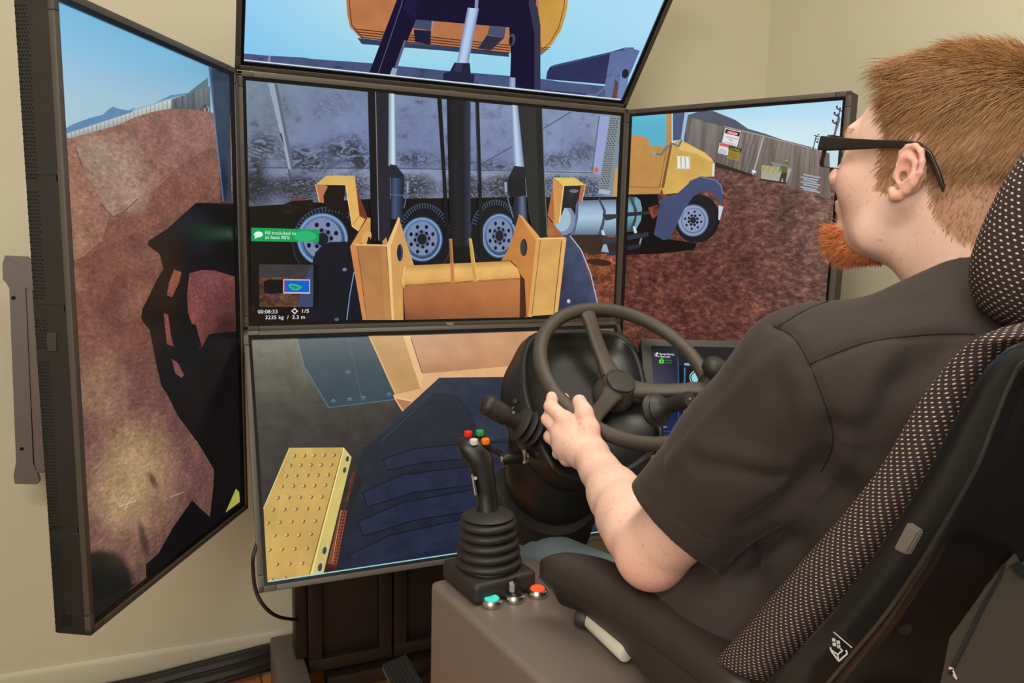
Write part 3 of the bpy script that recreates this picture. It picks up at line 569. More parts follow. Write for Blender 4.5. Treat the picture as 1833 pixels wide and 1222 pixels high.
p.poly([(1204.6,198),(1227,198),(1220,250),(1204.6,252)],(72,86,120)); p.poly([(1227,196),(1233.5,196),(1224,251),(1219,251)],(160,184,214)); p.line([(1168,274),(1184,277),(1193,264),(1205,257),(1215,262),(1221,250)],3,(92,110,134)); p.line([(1168,273),(1174,275)],4.5,(140,160,184))
for i in range(3): p.poly([(1213+i*7.6,280),(1218+i*7.6,280.4),(1219+i*7.6,301),(1213+i*7.6,300.6)],(226,230,236))
p.line([(1211,279.5),(1235,281),(1235,302),(1211,301)],1.2,(214,214,214))
p.grid([(1234.6,324),(1256,315),(1240,350),(1222,372)],[[(66,74,104),(82,92,126)],[(58,64,96),(60,66,98)]]); p.poly([(1234.6,327),(1257.7,315.5),(1280.8,320.5),(1291,330),(1295.4,345),(1295,356),(1292,366),(1281,348),(1261.5,341),(1242,351),(1226,374),(1213,400),(1200,427),(1188.5,430),(1171,420),(1178,385),(1182.7,358),(1195,352),(1212,347)],(66,74,110),'paint'); p.line([(1257,317),(1281,322),(1291,332),(1295,347)],2,(110,120,160))
p.build(ROOT['R'])
# ---- left display
p=Pic('L')
p.grid([(100,-10),(420,130),(420,240),(110,250)],[[(118,184,222),(106,172,208)],[(136,190,222),(130,178,206)],[(166,198,216),(150,186,204)],[(168,196,210),(150,184,200)]],sub=5)
p.poly([(116.6,232),(137,221),(165,211),(187.6,205),(196,197),(205,191),(218,195),(233,198),(243,193),(252,196),(280,184),(309,170),(340,166),(375,147),(376,200),(116.6,250)],(96,136,172),'paint'); p.poly([(342,164),(360,150),(375,139),(376,170),(342,178)],(86,118,116),'paint'); p.poly([(240,196),(300,178),(340,168),(376,160),(376,176),(240,205)],(150,176,192))
p.grid([(114,242),(309,178),(309,200),(116.6,252)],[[(186,192,190),(200,204,196)],[(150,156,156),(150,154,150)]],'plain')
for i in range(1,26):
    t=i/26; p.line([(116+193*t,242-64*t),(117+192*t,250-48*t)],1,(120,126,128))
p.grid([(309,178),(378,154),(379,202),(309,195)],[[(100,108,110),(104,112,114)],[(80,86,88),(86,92,92)]],'planks')
for i in range(1,7):
    t=i/7; p.line([(309+68*t,178-23*t),(309+69*t,195+4*t)],1,(66,72,76))
p.ell(366,195,6,5,(120,70,60)); p.ell(372,196,4.5,6,(170,180,182)); p.ell(372,196,3,4.4,(90,80,76)); p.ell(369,190,3,3,(60,58,64))
p.poly([(115,249),(130,247),(177,234),(215,223),(245,209),(275,200),(309,194),(345,196),(379,201),(420,210),(420,470),(150,560),(118,420)],(140,100,84),'grass')
p.poly([(118,265),(136,300),(160,330),(182,368),(205,391),(240,372),(290,330),(320,300),(380,262),(415,300),(425,920),(160,1130),(118,500)],(124,82,68),'grass')
p.poly([(132,256),(175,243),(225,236),(243,240),(252,262),(272,300),(290,325),(262,345),(225,375),(205,391),(182,368),(160,330),(140,292)],(146,110,92),'grass')
for q in ((175,275,50,45,.9),(215,300,50,60,.95),(235,350,45,40,.8),(200,360,26,40,.7),(170,310,34,50,.7)): p.blob(*q[:4],(160,134,114),q[4],30,'soft_grass')
p.line([(136,262),(148,295),(162,330),(184,366),(204,389),(222,380),(250,355)],2.2,(104,78,66),'grass')
p.poly([(118,262),(132,258),(150,300),(175,345),(196,390),(185,430),(150,460),(126,478),(118,400)],(146,106,86),'grass')
p.grid([(126,470),(420,340),(432,600),(134,640)],[[(118,76,62),(104,68,60)],[(116,74,62),(98,60,54)]],'grass',sub=3)
p.grid([(134,640),(432,600),(440,900),(162,1115)],[[(116,76,66),(82,52,50)],[(128,90,80),(104,70,66)],[(110,80,70),(92,62,58)]],'grass',sub=3)
for q in ((240,850,95,130,.55),(235,840,60,90,.6),(215,900,60,70,.45),(180,700,60,90,.35)): p.blob(*q[:4],(168,142,104),q[4],10,'soft_grass')
for q in ((130,500,40,40,.5),(300,450,80,30,.35),(240,540,60,40,.35),(180,600,40,60,.3)): p.blob(*q[:4],(150,108,90),q[4],-25,'soft_grass')
for q in ((205,560,40,70,.3),(160,760,30,60,.3),(330,760,40,60,.3)): p.blob(*q[:4],(62,40,40),q[4],20,'soft_grass')
p.poly([(375,120),(392,128),(408,362),(401,360)],(62,84,116),'paint'); p.poly([(380,122),(412,134),(415.5,363),(404,361),(396,330)],(42,56,76),'cloth'); p.blob(402,330,10,60,(16,22,34),.7); p.line([(375,122),(401,360)],1.6,(96,120,150))
blk=(15,12,15)
p.poly([(421,364),(352,363),(300,410),(267,431),(266,439),(287,455),(294,482),(282,500),(268,530),(256,553),(254,570),(262,582),(269,590),(275,620),(280,646),(290,690),(300,705),(320,745),(356,793),(384,840),(383,870),(377,925),(360,910),(345,895),(310,945),(285,990),(262,1010),(265,1060),(432,905),(440,880),(430,600)],blk)
p.poly([(313,482),(326,487),(322,505),(309,532),(300,528),(304,505)],(132,76,62),'grass')
p.poly([(340,489),(362,483),(385,484),(421,495),(424,592),(375,598),(362,622),(348,590),(338,560),(336,530)],(118,66,62),'grass')
p.poly([(294,560),(302,563),(307,600),(312,620),(300,616),(297,590)],(124,70,60),'grass'); p.poly([(308,641),(320,650),(331,671),(326,676),(315,668)],(112,70,64),'grass'); p.poly([(344,600),(352,604),(360,622),(352,620)],(112,64,58),'grass'); p.poly([(335,575),(352,582),(362,620),(350,622),(338,600)],blk)
p.blob(180,1040,66,62,(24,24,22),.97,0,core=.8); p.poly([(160,1000),(190,992),(225,1020),(238,1050),(162,1115)],(26,26,24)); p.blob(258,965,9,45,(52,36,34),.8,-12); p.blob(275,860,8,22,(40,28,28),.8,-25); p.blob(410,640,60,160,(12,10,14),.75,0,core=.4);
p.line([(215,906),(245,896)],1.5,(190,176,164)); p.line([(224,912),(237,890)],1.5,(190,176,164)); p.line([(305,890),(330,880)],1.2,(170,150,140))
p.poly([(423,874.5),(428.7,880),(430,898),(404.5,917)],(166,162,70),'paint'); p.poly([(160,1085),(250,1040),(162,1118)],(30,28,27))
p.build(ROOT['L'])
# ---- bottom display
p=Pic('B')
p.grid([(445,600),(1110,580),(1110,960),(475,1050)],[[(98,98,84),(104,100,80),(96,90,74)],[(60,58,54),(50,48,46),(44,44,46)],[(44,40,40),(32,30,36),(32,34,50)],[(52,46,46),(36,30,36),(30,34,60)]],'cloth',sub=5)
p.poly([(532,603),(664,600),(707.5,714),(588.6,728.6),(545,655)],(44,66,78),'paint'); p.line([(532,604),(545,655),(588.6,728)],1.6,(84,110,124)); p.line([(623,604),(650,720)],1,(70,96,110)); p.line([(588.6,728.6),(707,714)],1.3,(86,110,124))
for x,y in ((623.6,665),(651,711),(697,705),(597,717),(626,714)): p.ell(x,y,4,3.2,(96,124,140)); p.ell(x,y+.8,3,2,(60,86,102))
p.grid([(722,600),(962,592),(962,652),(757,668)],[[(190,142,104),(206,156,118)],[(198,148,112),(200,146,108)],[(172,120,84),(196,140,100)]],'paint')
p.poly([(757,668),(962,650),(962,676),(787,676),(722,738),(707,714),(704,706),(752,694)],(220,172,122),'paint')
p.poly([(659.5,600),(722,600),(753.5,693),(707.5,705)],(188,144,90),'paint'); p.poly([(722,600),(734,600),(757,668),(756,693),(752,692)],(224,180,128)); p.line([(663,604),(708,704)],2,(224,178,124)); p.line([(736,604),(756,666)],1.4,(90,64,40)); p.poly([(708,712),(738,718),(724,735)],(176,116,84)); p.line([(707,711),(738,717)],2.5,(232,188,140))
p.poly([(787,675),(1110,672),(1112,950),(601,1030),(625,905),(643,829),(651,800)],(28,32,48),'cloth'); p.poly([(787,675),(840,675),(1110,672),(1110,760),(860,790),(846,740),(822,708),(776,701),(690,785),(651,800)],(36,46,62),'cloth')
for q in ((850,900,120,50,.5),(760,980,110,30,.4),(880,720,60,40,.5),(900,830,70,30,.4)): p.blob(*q[:4],(34,40,74),q[4]*.7)
p.poly([(651,803),(776,701.5),(800,703),(822,708),(841,758),(852,812),(720,832),(640,900),(634,880),(643,829)],(28,36,46),'cloth'); p.line([(682,790),(776,702)],1.2,(54,66,80))
band=lambda pts,c: p.poly(pts,c,'cloth')
band=lambda pts,c: p.poly(pts,(32,38,62),'cloth')
band([(686,822),(740,804),(823,795),(960,790),(960,820),(850,818),(760,826),(694,841)],(40,50,96)); band([(650,882),(720,850),(850,834),(960,834),(960,868),(850,866),(740,880),(658,906)],(36,46,94))
band([(640,934),(720,900),(850,876),(1000,872),(1000,906),(850,912),(740,930),(652,958)],(34,44,90)); band([(628,992),(700,958),(850,925),(1100,900),(1100,940),(850,966),(632,1018)],(36,44,90))
for pts in ([(684,822),(740,803),(823,794),(960,789)],[(686,822),(694,841),(760,827),(850,819)],[(648,882),(720,849),(850,833)],[(650,882),(658,907),(740,881),(850,867)],[(638,934),(720,899),(850,875)],[(640,934),(652,959),(740,931),(850,913)],[(626,992),(700,957),(850,924)]): p.line(pts,2.2,(16,18,30))
p.poly([(640,850),(651,860),(622,930),(598,1024),(590,1026),(612,930)],(26,28,34)); p.poly([(628,852),(638,836),(622,902),(616,908)],(90,48,38),'soil')
p.poly([(610,912),(622,913.5),(603,1010),(586,1012)],(128,66,44)); 
for i in range(16):
    t=i/15; p.ell(612.5-18*t,918+88*t,1.5,1.9,(44,18,14)); p.ell(617.5-17*t,918+88*t,1.3,1.7,(44,18,14))
p.line([(611,913),(594,1010)],1,(214,150,110)); p.poly([(584,1008),(602,1010),(598,1024),(581,1027)],(60,26,24),'soil')
p.poly([(518.5,800.8),(615.7,800.4),(558,1031),(480,1044),(478,1030),(471.7,910)],(196,162,88),'paint'); p.grid([(518.5,800.8),(560,800.6),(530,1038),(474,1042)],[[(196,172,96),(204,166,92)],[(206,168,88),(198,154,84)]],'paint'); p.line([(518.5,801),(471.7,910)],1.6,(222,204,138))
p.poly([(615.7,800.4),(629.5,818),(578,1030),(554,1035)],(206,188,108),'paint'); p.line([(615.7,801),(556,1034)],2,(240,222,140)); p.line([(613,806),(552,1034)],1.2,(92,64,32))
for cx,cy,rx,ry in ((622,821,3,5),(617,841,3,5.2),(581,985,3.6,7),(573,1015,3.8,7.5)): p.ell(cx,cy,rx,ry,(48,66,96),12)
rows=[[(232,588),(275,588),(317,586),(360,586),(402,586)],[(215,630),(259,629),(303,628),(347,628),(391,626)],[(198,675),(242,673),(289,672),(333,671),(377,670)],[(180,720),(227,719),(273,718),(319,717),(365,715)],[(161,769),(208,768),(256,767),(304,766),(350,764)],[(141,820),(190,819),(239,818),(287,816),(335,815)],[(119,876),(170,874),(221,872),(270,871),(321,869)],[(148,931),(200,929),(252,928),(303,926)],[(126,992),(180,990),(233,988),(286,986)],[(158,1054),(212,1052),(266,1050)],[(135,1122),(191,1114)]]
for r in rows:
    for x,y in r:
        x=430+x/2.396; y=570+y/2.396; p.ell(x,y,3.7,2.9,(98,64,30),-35); p.ell(x-1.0,y-.1,2.7,2.0,(226,198,136),-35); p.ell(x-.2,y,1.5,1.2,(176,136,76),-35)
p.line([(479,1041.5),(1085,950.5)],3,(150,205,218))  # pale blue line paints the glow of light at the lower screen edge
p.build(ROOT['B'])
# maker's lettering on the bezels and service details
def bezel_text(k,s,px,py,h,w):
    q=Pic(k,z0=.0072); q.hw+=BZ; q.hh+=BZ; q.text(s,px,py,h,(205,200,190),w,(1,.02)); 
    me=bpy.data.meshes.new('logo'); me.from_pydata(q.V,[],q.F); link('logo',me,ROOT[k],M_white)
bezel_text('T','NEC',802,163,4.2,11); bezel_text('C','NEC',798,580.5,4.2,12.5)
# ------------------------------------------------------------------ objects
def at(px,py,t): return CP+ray(px,py)*t
def resample(P,n,start=None):
    P=[Vector(q) for q in P]; L=[0]; m=len(P)
    for i in range(m): L.append(L[-1]+(P[(i+1)%m]-P[i]).length)
    out=[]; T=L[-1]
    for k in range(n):
        s=T*k/n; i=0
        while L[i+1]<s: i+=1
        t=(s-L[i])/(L[i+1]-L[i]); out.append(P[i].lerp(P[(i+1)%m],t))
    return out
def smooth_closed(P,sub=4): return smooth_path([Vector(p) for p in P],1,sub,True)[0]
# ---- steel bracket behind the left monitor
br=empty('wall_bracket',(-1.03,.13,-.40),'grey pressed steel mounting channel behind the left edge of the far left monitor','bracket')
bm=bmesh.new()
def bk(px,py,y=.12): return plane(px,py,(0,1,0),(0,y,0))
out=[(8,460),(46,462),(50,475),(50,505),(44,516),(58,830),(66,842),(72,862),(66,867),(26,866),(24,852),(30,826),(18,515),(5,500),(4,472)]
prism(bm,[bk(*q) for q in out],(0,.018,0)); bmesh.ops.bevel(bm,geom=[e for e in bm.edges],offset=.0016,segments=1,affect='EDGES')
me=bm_obj('web',bm,br,M_steel); me.data.transform(Matrix.Translation(-br.location))
bm=bmesh.new(); prism(bm,[bk(*q) for q in ((44,500),(60,498),(84,846),(62,848))],(.0,.05,0)); bmesh.ops.bevel(bm,geom=[e for e in bm.edges],offset=.004,segments=2,affect='EDGES')
me=bm_obj('flange',bm,br,M_steel); me.data.transform(Matrix.Translation(-br.location))
bm=bmesh.new(); prism(bm,[bk(*q,.118) for q in ((6,458),(46,460),(60,470),(60,520),(45,514),(46,478))],(0,.03,0)); me=bm_obj('end_cap',bm,br,M_steel); me.data.transform(Matrix.Translation(-br.location))
for q in ((24,533),(39,803)):
    c=bk(*q,.1195); bm=bmesh.new(); cyl(bm,c,c+Vector((0,-.0012,0)),.0042,n=16); me=bm_obj('screw_hole',bm,br,M_hole); me.data.transform(Matrix.Translation(-br.location))
bm=bmesh.new(); box(bm,(-.96,.165,-.41),(.14,.03,.30),.003); box(bm,(-.88,.10,-.41),(.05,.14,.2),.003)
me=bm_obj('mount_arm',bm,br,M_dark); me.data.transform(Matrix.Translation(-br.location))
# vent perforations, side joints and the small latch on the left monitor's outer side
L=ROOT['L']; lw=MH/2+BZ; lh=MW/2+BZ
bm=bmesh.new()
for seg in ((-.52,-.36),(-.34,-.05),(-.03,.02),(.05,.22),(.24,.50)):
    z=seg[0]; r=0
    while z<seg[1]:
        for c in range(4):
            x=-.056+c*.0052+(.0026 if r%2 else 0); 
            v=[bm.verts.new((-lw-.0004+.0009,z+.0017*math.cos(a),x+.0017*math.sin(a))) for a in [i*math.pi/3 for i in range(6)]]
            f=bm.faces.new(v)
            for vv in v: vv.co.x=-lw-.0003
        z+=.0056; r+=1
o=bm_obj('vent_hole',bm,L,M_hole); o['kind']='stuff'
for z0,z1 in ((-.528,-.345),(-.335,.03),(.04,.235),(.245,.528)):
    bm=bmesh.new(); box(bm,(-lw+.0010,(z0+z1)/2,-.0245),(.0018,z1-z0,.058),.0006,seg=1); 
    o=bm_obj('side_panel',bm,L,M_case)
bm=bmesh.new(); box(bm,(-lw-.0008,-.02,-.030),(.002,.030,.016),.0005,seg=1); bm_obj('latch',bm,L,mat('latch_grey',(58,56,54),.4))
bm=bmesh.new(); box(bm,(-lw-.0008,-.500,-.036),(.002,.024,.016),.0005,seg=1); bm_obj('latch',bm,L,M_blk)
# ---- pedestal under the monitors
pd=empty('monitor_pedestal',(0,.05,FZ),'dark panelled metal stand under the lowest monitor','stand')
def PO(name,bm,m,root,ang=40):
    o=bm_obj(name,bm,None,m,ang=ang); Mi=Matrix.LocRotScale(root.location,root.rotation_euler,None).inverted(); o.data.transform(Mi); o.parent=root; return o
bm=bmesh.new(); box(bm,(0,.07,-1.05),(.77,.20,.30),.004); PO('body',bm,M_dark,pd)
for x0,x1 in ((-.392,-.17),(-.165,.08),(.085,.33)):
    bm=bmesh.new()
    for (cx,cz,sx,sz) in (((x0+x1)/2,-.90,x1-x0,.03),((x0+x1)/2,-1.19,x1-x0,.035),(x0+.018,-1.045,.036,.32),(x1-.018,-1.045,.036,.32)): box(bm,(cx,-.045+(.0012 if sz>.1 else 0),cz),(sx,.03,sz),.004)
    PO('panel_frame',bm,M_dark,pd)
bm=bmesh.new(); box(bm,(-.409,-.02,-.9925),(.030,.06,.345),.003); PO('post',bm,M_dark,pd)
bm=bmesh.new(); box(bm,(.41,-.02,-1.07),(.034,.06,.50),.003); PO('post',bm,M_dark,pd)
bm=bmesh.new(); box(bm,(0,.135,-.60),(.12,.04,.75),.004); box(bm,(0,.125,-.2),(.9,.03,.08),.004); PO('column',bm,M_dark,pd)
bm=bmesh.new(); box(bm,(-.1,-.06,-1.235),(.5,.05,.04),.004); prism(bm,[(-.2,-.10,-1.32),(-.06,-.10,-1.24),(-.02,-.10,-1.24),(-.14,-.10,-1.32)],(0,.05,0)); PO('cross_brace',bm,M_dark,pd)
ft=empty('stand_foot',(-.44,-.05,FZ),'grey steel foot with side bolt on the floor at the left of the dark stand','stand foot')
bm=bmesh.new(); box(bm,(-.437,-.09,-1.245),(.075,.38,.15),.010); PO('beam',bm,M_steel,ft)
bm=bmesh.new(); cyl(bm,(-.474,.02,-1.275),(-.484,.02,-1.275),.012,n=6); cyl(bm,(-.484,.02,-1.275),(-.49,.02,-1.275),.006,n=12); PO('bolt',bm,M_chrome,ft)
# ---- pedal
A_,B2,C2=at(684,1192,1.86),at(727,1172,1.90),at(757,1222,1.80); D2=at(706,1240,1.76)
pe=empty('foot_pedal',tuple((A_+B2+C2+D2)/4),'ribbed grey foot pedal at the bottom of the photo before the dark stand','pedal')
nrm=(B2-A_).cross(D2-A_).normalized(); nrm=nrm if nrm.z>0 else -nrm
bm=bmesh.new(); C3=C2+(C2-B2)*.6; D3=D2+(D2-A_)*.6; prism(bm,[A_,B2,C3,D3],-nrm*.012); PO('plate',bm,M_steel,pe)
for i in range(7):
    t=(i+.5)/7; a=A_.lerp(B2,t); b=D3.lerp(C3,t); bm=bmesh.new(); s=(B2-A_).normalized()*.0035; prism(bm,[a-s,a+s,b+s,b-s],nrm*.004); PO('rib',bm,M_rub,pe)
bm=bmesh.new(); m_=(C3+D3)/2; cyl(bm,m_,Vector((m_.x+.02,m_.y+.03,FZ)),.012); PO('pivot_arm',bm,M_dark,pe)
# ---- cables
bm=bmesh.new(); pts=[plane(*q,(0,1,0),(0,-.27,0)) for q in ((468,940),(456,985),(453,1020),(459,1060),(476,1088),(500,1104),(533,1109))]
pts[0]+=Vector((.03,.1,0)); pts[-2]=plane(500,1104,(0,1,0),(0,-.14,0)); pts[-1]=plane(534,1109,(0,1,0),(0,-.046,0)); tube(bm,pts,.0042,10,sub=5); o=bm_obj('power_cable',bm,None,M_rub); tag(o,'thin black cable looping below the lower left corner of the reclined monitor','cable')
root=empty('cable_bundle',(-.65,.15,FZ),'thick bundle of black cables lying on the floor along the baseboard','cable bundle')
for i in range(9):
    bm=bmesh.new(); a=i*2.4; r=.030*(i/8)**.5; oy,oz=r*math.cos(a),r*.8*math.sin(a)
    P=[Vector((-1.25,.20+oy*.4,-1.306+abs(oz)*.2)),Vector((-1.0,.185+oy*.6,-1.296+oz*.25)),Vector((-.82,.165+oy*.8,-1.288+oz*.5)),Vector((-.68,.150+oy,-1.276+oz)),Vector((-.55,.145+oy,-1.262+oz)),Vector((-.46,.165+oy*.7,-1.262+oz)),Vector((-.36,.175+oy*.5,-1.27+oz))]
    tube(bm,P,.016,8,sub=4); PO('cable',bm,M_rub,root)
# ---- control console, left of the seat
KZ=-.575; KJ=1.09; CA,CB=Zp(780,1037,KZ),Zp(987,1222,KZ); cy_=(CA-CB).normalized(); cx_=Vector((cy_.y,-cy_.x,0))
Mc=Matrix((cx_,cy_,Vector((0,0,1)))).transposed()
con=empty('control_console',tuple(CA+cx_*.08-cy_*.22+Vector((0,0,FZ-KZ))),'grey brown metal console box beneath the joystick and armrest','console')
bm=bmesh.new(); box(bm,CA+cx_*.085-cy_*.40+Vector((0,0,-.20)),(.19,.80,.40),.011,M=Mc,seg=4); PO('housing',bm,mat('console_paint',(124,110,100),.42,metal=.2,spec=.4,noise=.05,nscale=6,bump=.12,bscale=700,bdist=.0003),con)
bm=bmesh.new(); box(bm,CA+cx_*.085-cy_*.40+Vector((0,0,-.5725)),(.11,.6,.345),.006,M=Mc); PO('plinth',bm,M_dark,con)
def button(px,py,name,col,kind):
    c=Zp(px,py,KZ); z=Vector((0,0,1)); bm=bmesh.new()
    lathe(bm,[(0,0),(.0145,0),(.0155,.003),(.0150,.0075),(.0125,.0105),(.0115,.0105),(.0112,.009),(0,.009)],c,z,40); r=PO('bezel_ring',bm,M_chrome,con)
    if kind=='push':
        bm=bmesh.new(); lathe(bm,[(0,.0085),(.0108,.0085),(.0108,.0112),(.0098,.0122),(0,.0118)],c,z,36); o=PO(name,bm,mat(name+'_lens',col,.35,emit=col,estr=.35,spec=.3),con); o['label']=('lit turquoise push button' if 'tur' in name else 'lit orange red push button')
        bm=bmesh.new(); 
        for i in range(36):
            a=2*math.pi*i/36; b=2*math.pi*(i+1)/36
            v=[bm.verts.new(c+Vector((r_*math.cos(t_),r_*math.sin(t_),.01235))) for r_,t_ in ((.0068,a),(.0068,b),(.0074,b),(.0074,a))]; bm.faces.new(v)
        lp=PO('button_mark',bm,mat(name+'_mark',tuple(min(255,int(x*1.15+30)) for x in col),.4,emit=col,estr=.4),con)
    else:
        bm=bmesh.new(); lathe(bm,[(0,.009),(.0115,.009),(.0105,.013),(.008,.016),(0,.017)],c,z,32); 
        box(bm,c+Vector((0,0,.022)),(.0055,.019,.018),.002,M=Matrix.Rotation(-.35,3,'Z')); PO(name,bm,M_blk,con)
        bm=bmesh.new(); M2=Matrix.Rotation(-.35,3,'Z'); cyl(bm,c+Vector((-.0045,-.003,.017)),c+Vector((-.0052,-.0036,.029)),.0052,n=16); o=PO('pointer',bm,mat('pointer_grey',(150,146,140),.5),con)
button(880,1083,'turquoise_button',(62,205,190),'push'); button(921,1074,'selector_knob',(20,20,20),'knob'); button(962,1065,'red_button',(242,84,48),'push')
# ---- joystick
jc=Zp(874,1046,KZ); js=empty('joystick',tuple(jc),'black joystick with four coloured thumb buttons standing on the grey console','joystick')
bm=bmesh.new(); box(bm,jc+Vector((0,0,.016)),(.106,.106,.032),.010,M=Mc,seg=4); PO('base',bm,M_rub,js)
z=Vector((-.02,.03,1)).normalized(); b0=jc+Vector((0,0,.031))
prof=[(0,0),(.040,0)]
for i in range(5):
    h=.003+i*.0135; r=.0455-.0018*i+(0.001 if i==4 else 0); prof+=[(r-.007,h),(r-.001,h+.002),(r+.0005,h+.0055),(r-.001,h+.009),(r-.009,h+.0118)]
prof+=[(.036,.072),(.030,.076),(0,.077)]
prof=[(r*KJ,h*KJ) for r,h in prof]; bm=bmesh.new(); lathe(bm,prof,b0,z,48); PO('rubber_boot',bm,M_rub,js,60)
# grip: rings along a bent axis, traced from the photo's outline at the joystick's depth
tj=(jc-CP).dot(RM@Vector((0,0,-1)))
def J(px,py,t=0): return at(px,py,tj+t)
sect=[((836,948),(911,948)),((836,941),(911,941)),((843,932),(904,933)),((852,917),(896,921)),((853,900),(891,904)),((852,880),(889,884)),((848,862),(888,866)),((843,842),(886,850)),((836,828),(884,836)),((828,816),(883,822)),((821,804),(880,812)),((818,794),(876,802)),((821,787),(870,793))]
rings=[]
vd=(RM@Vector((0,0,-1)))
dj=[.034,.033,.028,.021,.019,.018,.019,.02,.021,.022,.022,.021,.017]
for (a,b),dd in zip(sect,dj):
    A,B=J(*a),J(*b); c=(A+B)/2; hx=(B-A)/2; dep=Vector((vd.x,vd.y,0)).normalized()*dd
    rings.append([c+hx*(abs(math.cos(t))**.85*(1 if math.cos(t)>0 else -1))+dep*(abs(math.sin(t))**.85*(1 if math.sin(t)>0 else -1)) for t in [2*math.pi*i/32 for i in range(32)]])
# dense catmull along the grip
dr=[]
for i in range(len(rings)-1):
    for k in range(4):
        t=k/4; g=lambda j:rings[max(0,min(len(rings)-1,j))]
        dr.append([.5*((2*q1)+(q2-q0)*t+(2*q0-5*q1+4*q2-q3)*t*t+(3*q1-q0-3*q2+q3)*t**3) for q0,q1,q2,q3 in zip(g(i-1),g(i),g(i+1),g(i+2))])
dr.append(rings[-1]); tc=sum(rings[-1],Vector())/32; dr.append([tc+(q-tc)*.8+Vector((0,0,.004)) for q in rings[-1]]); dr.append([tc+(q-tc)*.45+Vector((0,0,.0055)) for q in rings[-1]])
bm=bmesh.new(); loft(bm,dr); PO('grip',bm,M_blk,js,70)
for (px,py,col,nm,dt) in ((838,778,(214,44,32),'red',.006),(859,776,(40,150,72),'green',.012),(848,792,(206,204,198),'white',-.012),(869,791,(240,116,16),'orange',-.006)):
    c=J(px,py+1,dt); zz=Vector((-.05,-.08,1)).normalized(); bm=bmesh.new(); lathe(bm,[(0,-.014),(.0078,-.014),(.0082,-.006),(.0078,-.001),(0,-.001)],c,zz,24); PO('button_collar',bm,mat('collar_gloss',(20,18,17),.2),js)
    bm=bmesh.new(); lathe(bm,[(0,-.002),(.0062,-.002),(.0066,.003),(.0058,.0062),(.003,.0072),(0,.0074)],c,zz,24); o=PO('thumb_button',bm,mat('button_'+nm,col,.3,spec=.4),js); o['label']=nm+' round thumb button'
bm=bmesh.new(); prism(bm,[J(843,848,-.022),J(848,848,-.022),J(855,886,-.022),J(849,887,-.022)],vd*.016); PO('trigger',bm,mat('trigger_trim',(60,58,58),.3),js)
bm=bmesh.new(); prism(bm,[J(844,850,-.0228),J(845.2,850,-.0228),J(851.5,886,-.0228),J(850,886.5,-.0228)],vd*.002); PO('trigger_edge',bm,M_chrome,js)
bm=bmesh.new(); c=J(851,855,-.021); cyl(bm,c,c-vd*.003,.0026,n=16); PO('rivet',bm,M_chrome,js)
bm=bmesh.new(); c=J(829,817,-.021); cyl(bm,c,c-vd*.001,.0022,n=16); PO('screw_hole',bm,M_hole,js)
# ---- steering wheel
WC=Vector((.06,-.81,-.287)); ti=math.radians(37.9); Wn=Vector((0,-math.sin(ti),math.cos(ti))); Wv=Vector((0,math.cos(ti),math.sin(ti))); Wu=Vector((1,0,0)); WR=.1595
def wp(ang,r,h=0): a=math.radians(ang); return WC+Wu*(r*math.cos(a))+Wv*(r*math.sin(a))+Wn*h
M_rim=mat('wheel_textured_rubber',(74,67,58),.5,noise=.15,nscale=150,bump=.6,bscale=1300,bdist=.0005)
sw=empty('steering_wheel',tuple(wp(0,0,-.04)),'black three spoke steering wheel with spinner knob gripped by the driver','steering wheel')
bm=bmesh.new(); tube(bm,[wp(i*5,WR) for i in range(72)],.0128,16,closed=True,flat=1.0); PO('rim',bm,M_rim,sw,80)
for ang in (97,-20,-138):
    bm=bmesh.new(); rings=[]
    for r,h,wd,th in ((.026,-.040,.020,.010),(.045,-.038,.0165,.010),(.07,-.032,.0145,.0095),(.10,-.021,.0135,.009),(.128,-.008,.0135,.0085),(.150,-.001,.016,.0085),(.160,0,.017,.008)):
        c=wp(ang,r,h); t=(Wu*(-math.sin(math.radians(ang)))+Wv*math.cos(math.radians(ang))); rings.append([c+t*(wd*math.copysign(abs(math.cos(q))**.6,math.cos(q)))+Wn*(th*math.copysign(abs(math.sin(q))**.6,math.sin(q))) for q in [2*math.pi*i/20 for i in range(20)]])
    loft(bm,rings); PO('spoke',bm,M_rim,sw,60)
bm=bmesh.new(); lathe(bm,[(0,-.105),(.020,-.105),(.022,-.075),(.034,-.060),(.038,-.045),(.037,-.030),(.0320,-.020),(.0300,-.010),(.0290,-.0068),(0,-.0068)],WC-Wn*.022,Wn,40); PO('hub',bm,M_rim,sw,50)
bm=bmesh.new(); lathe(bm,[(0,-.0075),(.0275,-.0075),(.0275,-.0035),(.0262,-.0022),(.0240,-.0022),(.0235,-.0030),(0,-.0026)],WC-Wn*.021,Wn,48); PO('hub_cap',bm,mat('hub_cap_plastic',(48,45,41),.35,bump=.4,bscale=1500,bdist=.0003),sw,40)
kc=wp(-13,WR+.001,-.002); kd=(Wn*.8+Vector((.15,-.1,.5))).normalized()
bm=bmesh.new(); lathe(bm,[(0,-.010),(.015,-.010),(.0165,0),(.0155,.008),(.0115,.013),(.0115,.018),(.018,.021),(.0232,.027),(.0238,.036),(.0215,.044),(.016,.0495),(.008,.052),(0,.0525)],kc,kd,36); o=PO('spinner_knob',bm,M_blk2,sw,50)
